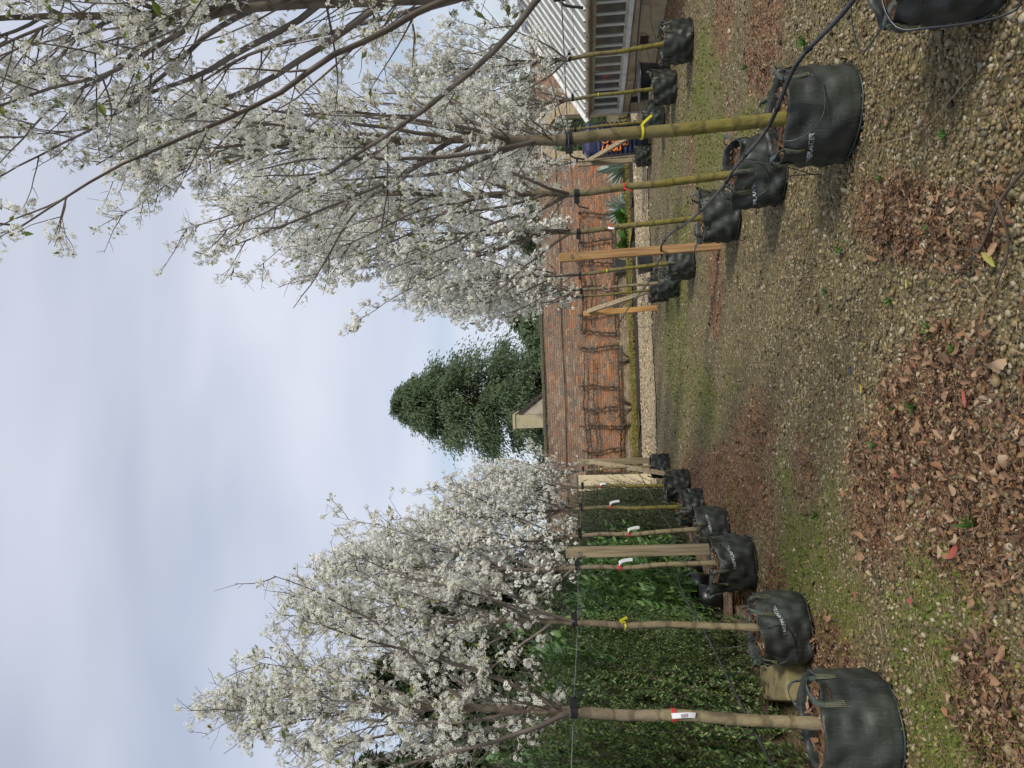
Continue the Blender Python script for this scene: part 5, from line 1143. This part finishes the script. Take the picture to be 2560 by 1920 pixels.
def pipe(name, ctrl, r, label, cat, n=120, rings=0):
    root = empty(name, (0, 0, 0), 0, label, cat); P = curve_pts(ctrl, n); MB().tube(P, r, 10).build('pipe_run', M['pipe'], root, True)
    for i in range(rings):
        j = int((i+0.7)*(n-2)/rings); V, F = tubes(P[None, j:j+2], np.full((1, 2), r*1.18), 10, True); mobj('joint', V, F, M['rubber'], root, True)
pipe('irrigation_pipe', [(1.62,2.3,0.30), (1.50,3.35,0.36), (1.50,4.05,0.41), (1.30,4.42,0.47), (1.33,5.4,0.455), (1.28,5.86,0.48), (1.33,7.3,0.49), (1.33,8.0,0.60), (1.27,8.50,0.66), (1.18,8.9,0.62), (1.36,10.3,0.50), (1.22,12.0,0.52), (1.23,13.6,0.51), (1.05,15.2,0.66), (0.72,16.0,0.86)], 0.0115, 'black irrigation pipe threaded along the bags from the mossy bag to the pale braced post', 'pipe', 160, 14)
pipe('irrigation_pipe', [(-2.06,15.2,0.74), (-2.13,14.6,0.61), (-2.16,12.0,0.57), (-2.12,10.6,0.58), (-2.10,9.2,0.56), (-2.14,8.2,0.66), (-2.12,7.0,0.74), (-2.12,6.0,0.70), (-2.12,5.0,0.68), (-2.1,3.6,0.66)], 0.008, 'thin black irrigation pipe hung along the hedge side bags', 'pipe', 120, 6)
def drips():
    rng = np.random.default_rng(5); lb = 'thin black drip tube looped over the rim of a tree bag'
    def d(c, r=0.0032): tag(MB().tube(curve_pts(c, 40), r, 6).build('drip_tube', M['pipe'], None, True), lb, 'tube', 'drip tubes looped on tree bags')
    # loops at the near bags, laid on and over the cloth
    d([(1.31,4.42,0.47), (1.24,4.36,0.44), (1.18,4.31,0.40), (1.20,4.262,0.30), (1.30,4.25,0.22), (1.46,4.255,0.22), (1.56,4.285,0.30), (1.55,4.32,0.40), (1.47,4.42,0.385), (1.42,4.5,0.35)])
    d([(1.33,5.3,0.455), (1.24,4.95,0.42), (1.16,4.72,0.395), (1.10,4.60,0.30), (1.05,4.56,0.20), (1.06,4.62,0.14), (1.085,4.72,0.22), (1.11,4.80,0.33), (1.2,4.78,0.39), (1.3,4.66,0.36)])
    d([(-2.14,5.6,0.70), (-2.10,5.55,0.50), (-2.02,5.50,0.40), (-1.92,5.452,0.30), (-1.93,5.445,0.19), (-2.06,5.442,0.14), (-2.18,5.46,0.21), (-2.21,5.50,0.34), (-2.14,5.62,0.385)])
    d([(1.30,5.8,0.48), (1.24,5.80,0.40), (1.19,5.82,0.30), (1.24,5.775,0.16), (1.40,5.755,0.18), (1.47,5.765,0.30), (1.44,5.85,0.385)])
    d([(1.31,8.0,0.58), (1.36,7.9,0.5), (1.41,7.82,0.42), (1.42,7.76,0.35)]); d([(1.36,10.3,0.5), (1.25,10.5,0.42), (1.2,10.58,0.33), (1.22,10.6,0.12)])
    d([(1.58,2.75,0.33), (1.35,2.9,0.42), (1.17,2.86,0.40), (1.13,2.80,0.30), (1.12,2.74,0.12), (1.15,2.70,0.06), (1.2,2.71,0.16), (1.22,2.74,0.3), (1.3,2.8,0.38), (1.4,2.9,0.34)], 0.005)
    d([(1.5,3.4,0.36), (1.35,3.3,0.39), (1.2,3.15,0.41), (1.22,3.05,0.39), (1.3,3.0,0.35)])
    d([(0.72,16.0,0.86), (0.70,16.02,0.5), (0.72,16.05,0.2), (0.74,16.05,0.01)])
drips()

# ------------------------------------------------------------------ hedge plants, laurels, pallets on the left side
def hedge_plant(seed, name, m, H, rx, ry, nsh, nlv, Ll, label, group, lean_out=0.25):
    rng = np.random.default_rng(seed); root = empty(name, (0, 0, 0), 0, label, 'hedge plant', group)
    a = rng.uniform(0, 6.28, nsh); q = np.sqrt(rng.uniform(0, 1, nsh)); S = np.stack([rx*q*np.cos(a), ry*q*np.sin(a), rng.uniform(0.05, H*0.72, nsh)], -1)
    D = np.stack([np.cos(a)*lean_out+rng.normal(0, .15, nsh), np.sin(a)*lean_out+rng.normal(0, .15, nsh), np.full(nsh, 0.9)], -1)
    L = rng.uniform(0.3, 0.95, nsh)*np.clip((H-S[:, 2])/0.5, 0.35, 1)
    P = grow(S, D, L, 6, 0.04, 0.09, rng); V, F = tubes(P, np.full((nsh, 6), 0.003)*np.linspace(1.2, 0.5, 6), 3); mobj('stems', V, F, M['espalier'], root)
    k = np.repeat(np.arange(nsh), nlv); t = rng.uniform(0, 1, len(k)); c, tg = along(P, k, t); pr = nrm(np.cross(tg, rng.normal(size=tg.shape)))
    d = nrm(pr*0.9+tg*0.6+[0, 0, 0.15]); sd = nrm(np.cross(d, tg)); nn = np.cross(d, sd)
    l_ = Ll*rng.uniform(0.6, 1.15, len(k))*(1.15-0.5*t)
    tv = np.array([[0, 0, 0], [0.55, 0.26, 0.10], [1.05, 0, -0.05], [0.55, -0.26, 0.10], [0.5, 0, 0.0]]); tf = np.array([[0, 4, 1], [4, 2, 1], [0, 3, 4], [3, 2, 4]])
    tf2 = np.array([[0, 4, 2, 1], [0, 3, 2, 4]])
    V, F = scatter(tv, tf2, c, np.stack([d, sd, nn], -1), l_); mobj('foliage', V, F, m, root)
    return root
pA = hedge_plant(41, 'privet_plant', M['privet'], 2.15, 0.40, 0.46, 260, 36, 0.046, 'privet plant of the second hedge row, behind the front privets', 'privet hedge plants')
pB = hedge_plant(42, 'privet_plant', M['privet'], 1.9, 0.42, 0.5, 260, 36, 0.046, 'privet plant of the second hedge row, behind the front privets', 'privet hedge plants')
sp_ = [(-2.95,5.15,1.05,0), (-3.0,6.2,1.0,1), (-2.98,7.25,0.98,2.2), (-3.7,5.3,1.1,3.3), (-3.75,6.5,1.12,4.1), (-3.7,7.6,1.1,5.1), (-3.05,4.1,1.0,2.7), (-2.62,6.75,0.62,1.4), (-3.6,8.7,1.15,0.6)]
PL_ = {0: 'bushy privet hedge plant behind the tree with the white label', 1: 'bushy privet hedge plant beside the mossy kerb stone', 2: 'bushy privet hedge plant next to the laurels, behind the creased bag', 7: 'low privet plant spilling over the kerb stone'}
PL_ = [PL_.get(i, 'tall privet plant of the second hedge row, behind the front privets') for i in range(len(sp_))]
for i, (x, y, s, rz) in enumerate(sp_):
    o = (pA, pB)[i] if i < 2 else copy_tree((pA, pB)[i % 2])
    if PL_[i]: o['label'] = PL_[i]
    o.location = (x, y, 0); o.scale = (s, s, s); o.rotation_euler = (0, 0, rz)
dA = hedge_plant(43, 'dark_hedge_plant', M['dark_hedge'], 1.75, 0.45, 0.5, 420, 34, 0.04, 'dark glossy small leaved hedge plant beyond the laurels', 'dark hedge plants')
for i, (x, y, s, rz) in enumerate([(-2.72,11.4,0.95,0), (-2.85,12.4,1.0,1), (-2.75,13.5,0.95,2), (-3.4,12.0,1.15,3), (-3.5,10.6,1.2,4), (-3.3,13.8,1.1,5), (-2.95,15.0,0.85,5.5), (-3.2,16.6,0.8,0.7), (-4.3,9.6,1.35,2.4), (-4.6,7.9,1.4,1.1), (-4.5,11.4,1.4,3.9), (-4.7,6.2,1.35,4.4), (-3.95,18.6,1.15,1.0), (-4.8,19.0,1.2,2.0), (-3.75,20.6,1.1,3.0), (-3.5,15.8,1.05,2.2), (-5.6,19.4,1.2,4.0), (-2.78,14.3,0.82,4.6)]):
    o = dA if i == 0 else copy_tree(dA); o.location = (x, y, 0); o.scale = (s, s, s); o.rotation_euler = (0, 0, rz)
def laurel(seed):
    rng = np.random.default_rng(seed); root = empty('laurel_plant', (0, 0, 0), 0, 'broad leaved green laurel plant standing on the pallets', 'hedge plant', 'laurel plants')
    n = 46; a = rng.uniform(0, 6.28, n); q = np.sqrt(rng.uniform(0, 1, n)); S = np.stack([0.38*q*np.cos(a), 0.42*q*np.sin(a), rng.uniform(0.12, 1.05, n)], -1)
    P = grow(S, np.stack([0.35*np.cos(a), 0.35*np.sin(a), np.ones(n)], -1), rng.uniform(0.4, 0.75, n), 6, 0.05, 0.08, rng); V, F = tubes(P, np.full((n, 6), 0.005)*np.linspace(1.2, 0.5, 6), 5); mobj('stems', V, F, M['rhubarb'], root)
    k = np.repeat(np.arange(n), 15); t = rng.uniform(0.05, 1, len(k)); c, tg = along(P, k, t); pr = nrm(np.cross(tg, rng.normal(size=tg.shape))); d = nrm(pr*0.75+tg*0.75); sd = nrm(np.cross(d, tg)); nn = np.cross(d, sd)
    lv, lf = leaf_template(1); lv = lv.copy(); lv[:, 0] = (lv[:, 0]+1)/1; lv[:, 2] *= -0.6; L = rng.uniform(0.042, 0.068, len(k))
    V, F = scatter(lv, lf, c, np.stack([d, sd, nn], -1), np.stack([L, L*1.25, L], -1)); mobj('foliage', V, F, M['laurel'], root, True)
    MB().tube([(0, 0, 0), (0, 0, 0.22)], [0.12, 0.15], 16).build('pot', M['black_plastic'], root, True)
    return root
lA, lB = laurel(51), laurel(52)
for i, (x, y, s, rz) in enumerate([(-2.66,8.45,1.05,0), (-2.72,9.15,1.05,1.3), (-2.75,9.9,1.0,2.2), (-3.25,8.5,1.2,3.1), (-3.25,9.6,1.25,4.2), (-2.78,10.5,0.92,5.0), (-2.85,7.85,1.0,0.8), (-3.6,9.2,1.45,2.0), (-3.5,7.2,1.5,5.5), (-3.9,6.0,1.5,2.9)]):
    o = (lA, lB)[i] if i < 2 else copy_tree((lA, lB)[i % 2]); o.location = (x, y, 0.14 if x > -3 else 0.0); o.scale = (s, s, s); o.rotation_euler = (0, 0, rz)
    if x < -3: o['label'] = 'tall broad leaved laurel plant behind the privet plants and pallets'; o['group'] = 'tall laurels behind the pallets'
def pallet(x, y, rz, label):
    p = empty('pallet', (x, y, 0), rz, label, 'pallet')
    for i in range(7): MB().box((0, -0.52+i*0.173, 0.125), (0.98, 0.10, 0.02)).build('plank', M['pallet'], p)
    for xx in (-0.44, 0, 0.44):
        MB().box((xx, 0, 0.104), (0.10, 1.14, 0.02)).build('bearer', M['pallet'], p)
        for yy in (-0.5, 0, 0.5): MB().box((xx, yy, 0.052), (0.10, 0.14, 0.082)).build('block', M['pallet'], p)
        MB().box((xx, 0, 0.0), (0.10, 1.14, 0.018)).build('runner', M['pallet'], p)
pallet(-2.78, 8.5, 0.05, 'weathered pallet under the laurels beside the square post'); pallet(-2.80, 9.85, -0.03, 'weathered pallet under the laurels beside the plain bag'); pallet(-2.78, 11.4, 0.04, 'weathered pallet at the start of the dark hedge plants'); pallet(-2.9, 7.0, 0.1, 'weathered pallet showing under the privet by the creased bag')
def kerb():
    rng = np.random.default_rng(2); V = boxv((0, 0, 0.08), (0.28, 0.85, 0.17)); 
    k = MB().add(V+rng.normal(0, .008, V.shape), BOXF).build('kerb_stone', M['kerb'], None, loc=(-2.58, 6.05, 0), rot=(0.02, 0.06, 0.42)); tag(k, 'mossy buff kerb stone lying beside the privet hedge', 'stone')
    k.data.materials[0] = M['kerb']; bv = k.modifiers.new('edge', 'BEVEL'); bv.width = 0.025; bv.segments = 2
kerb()
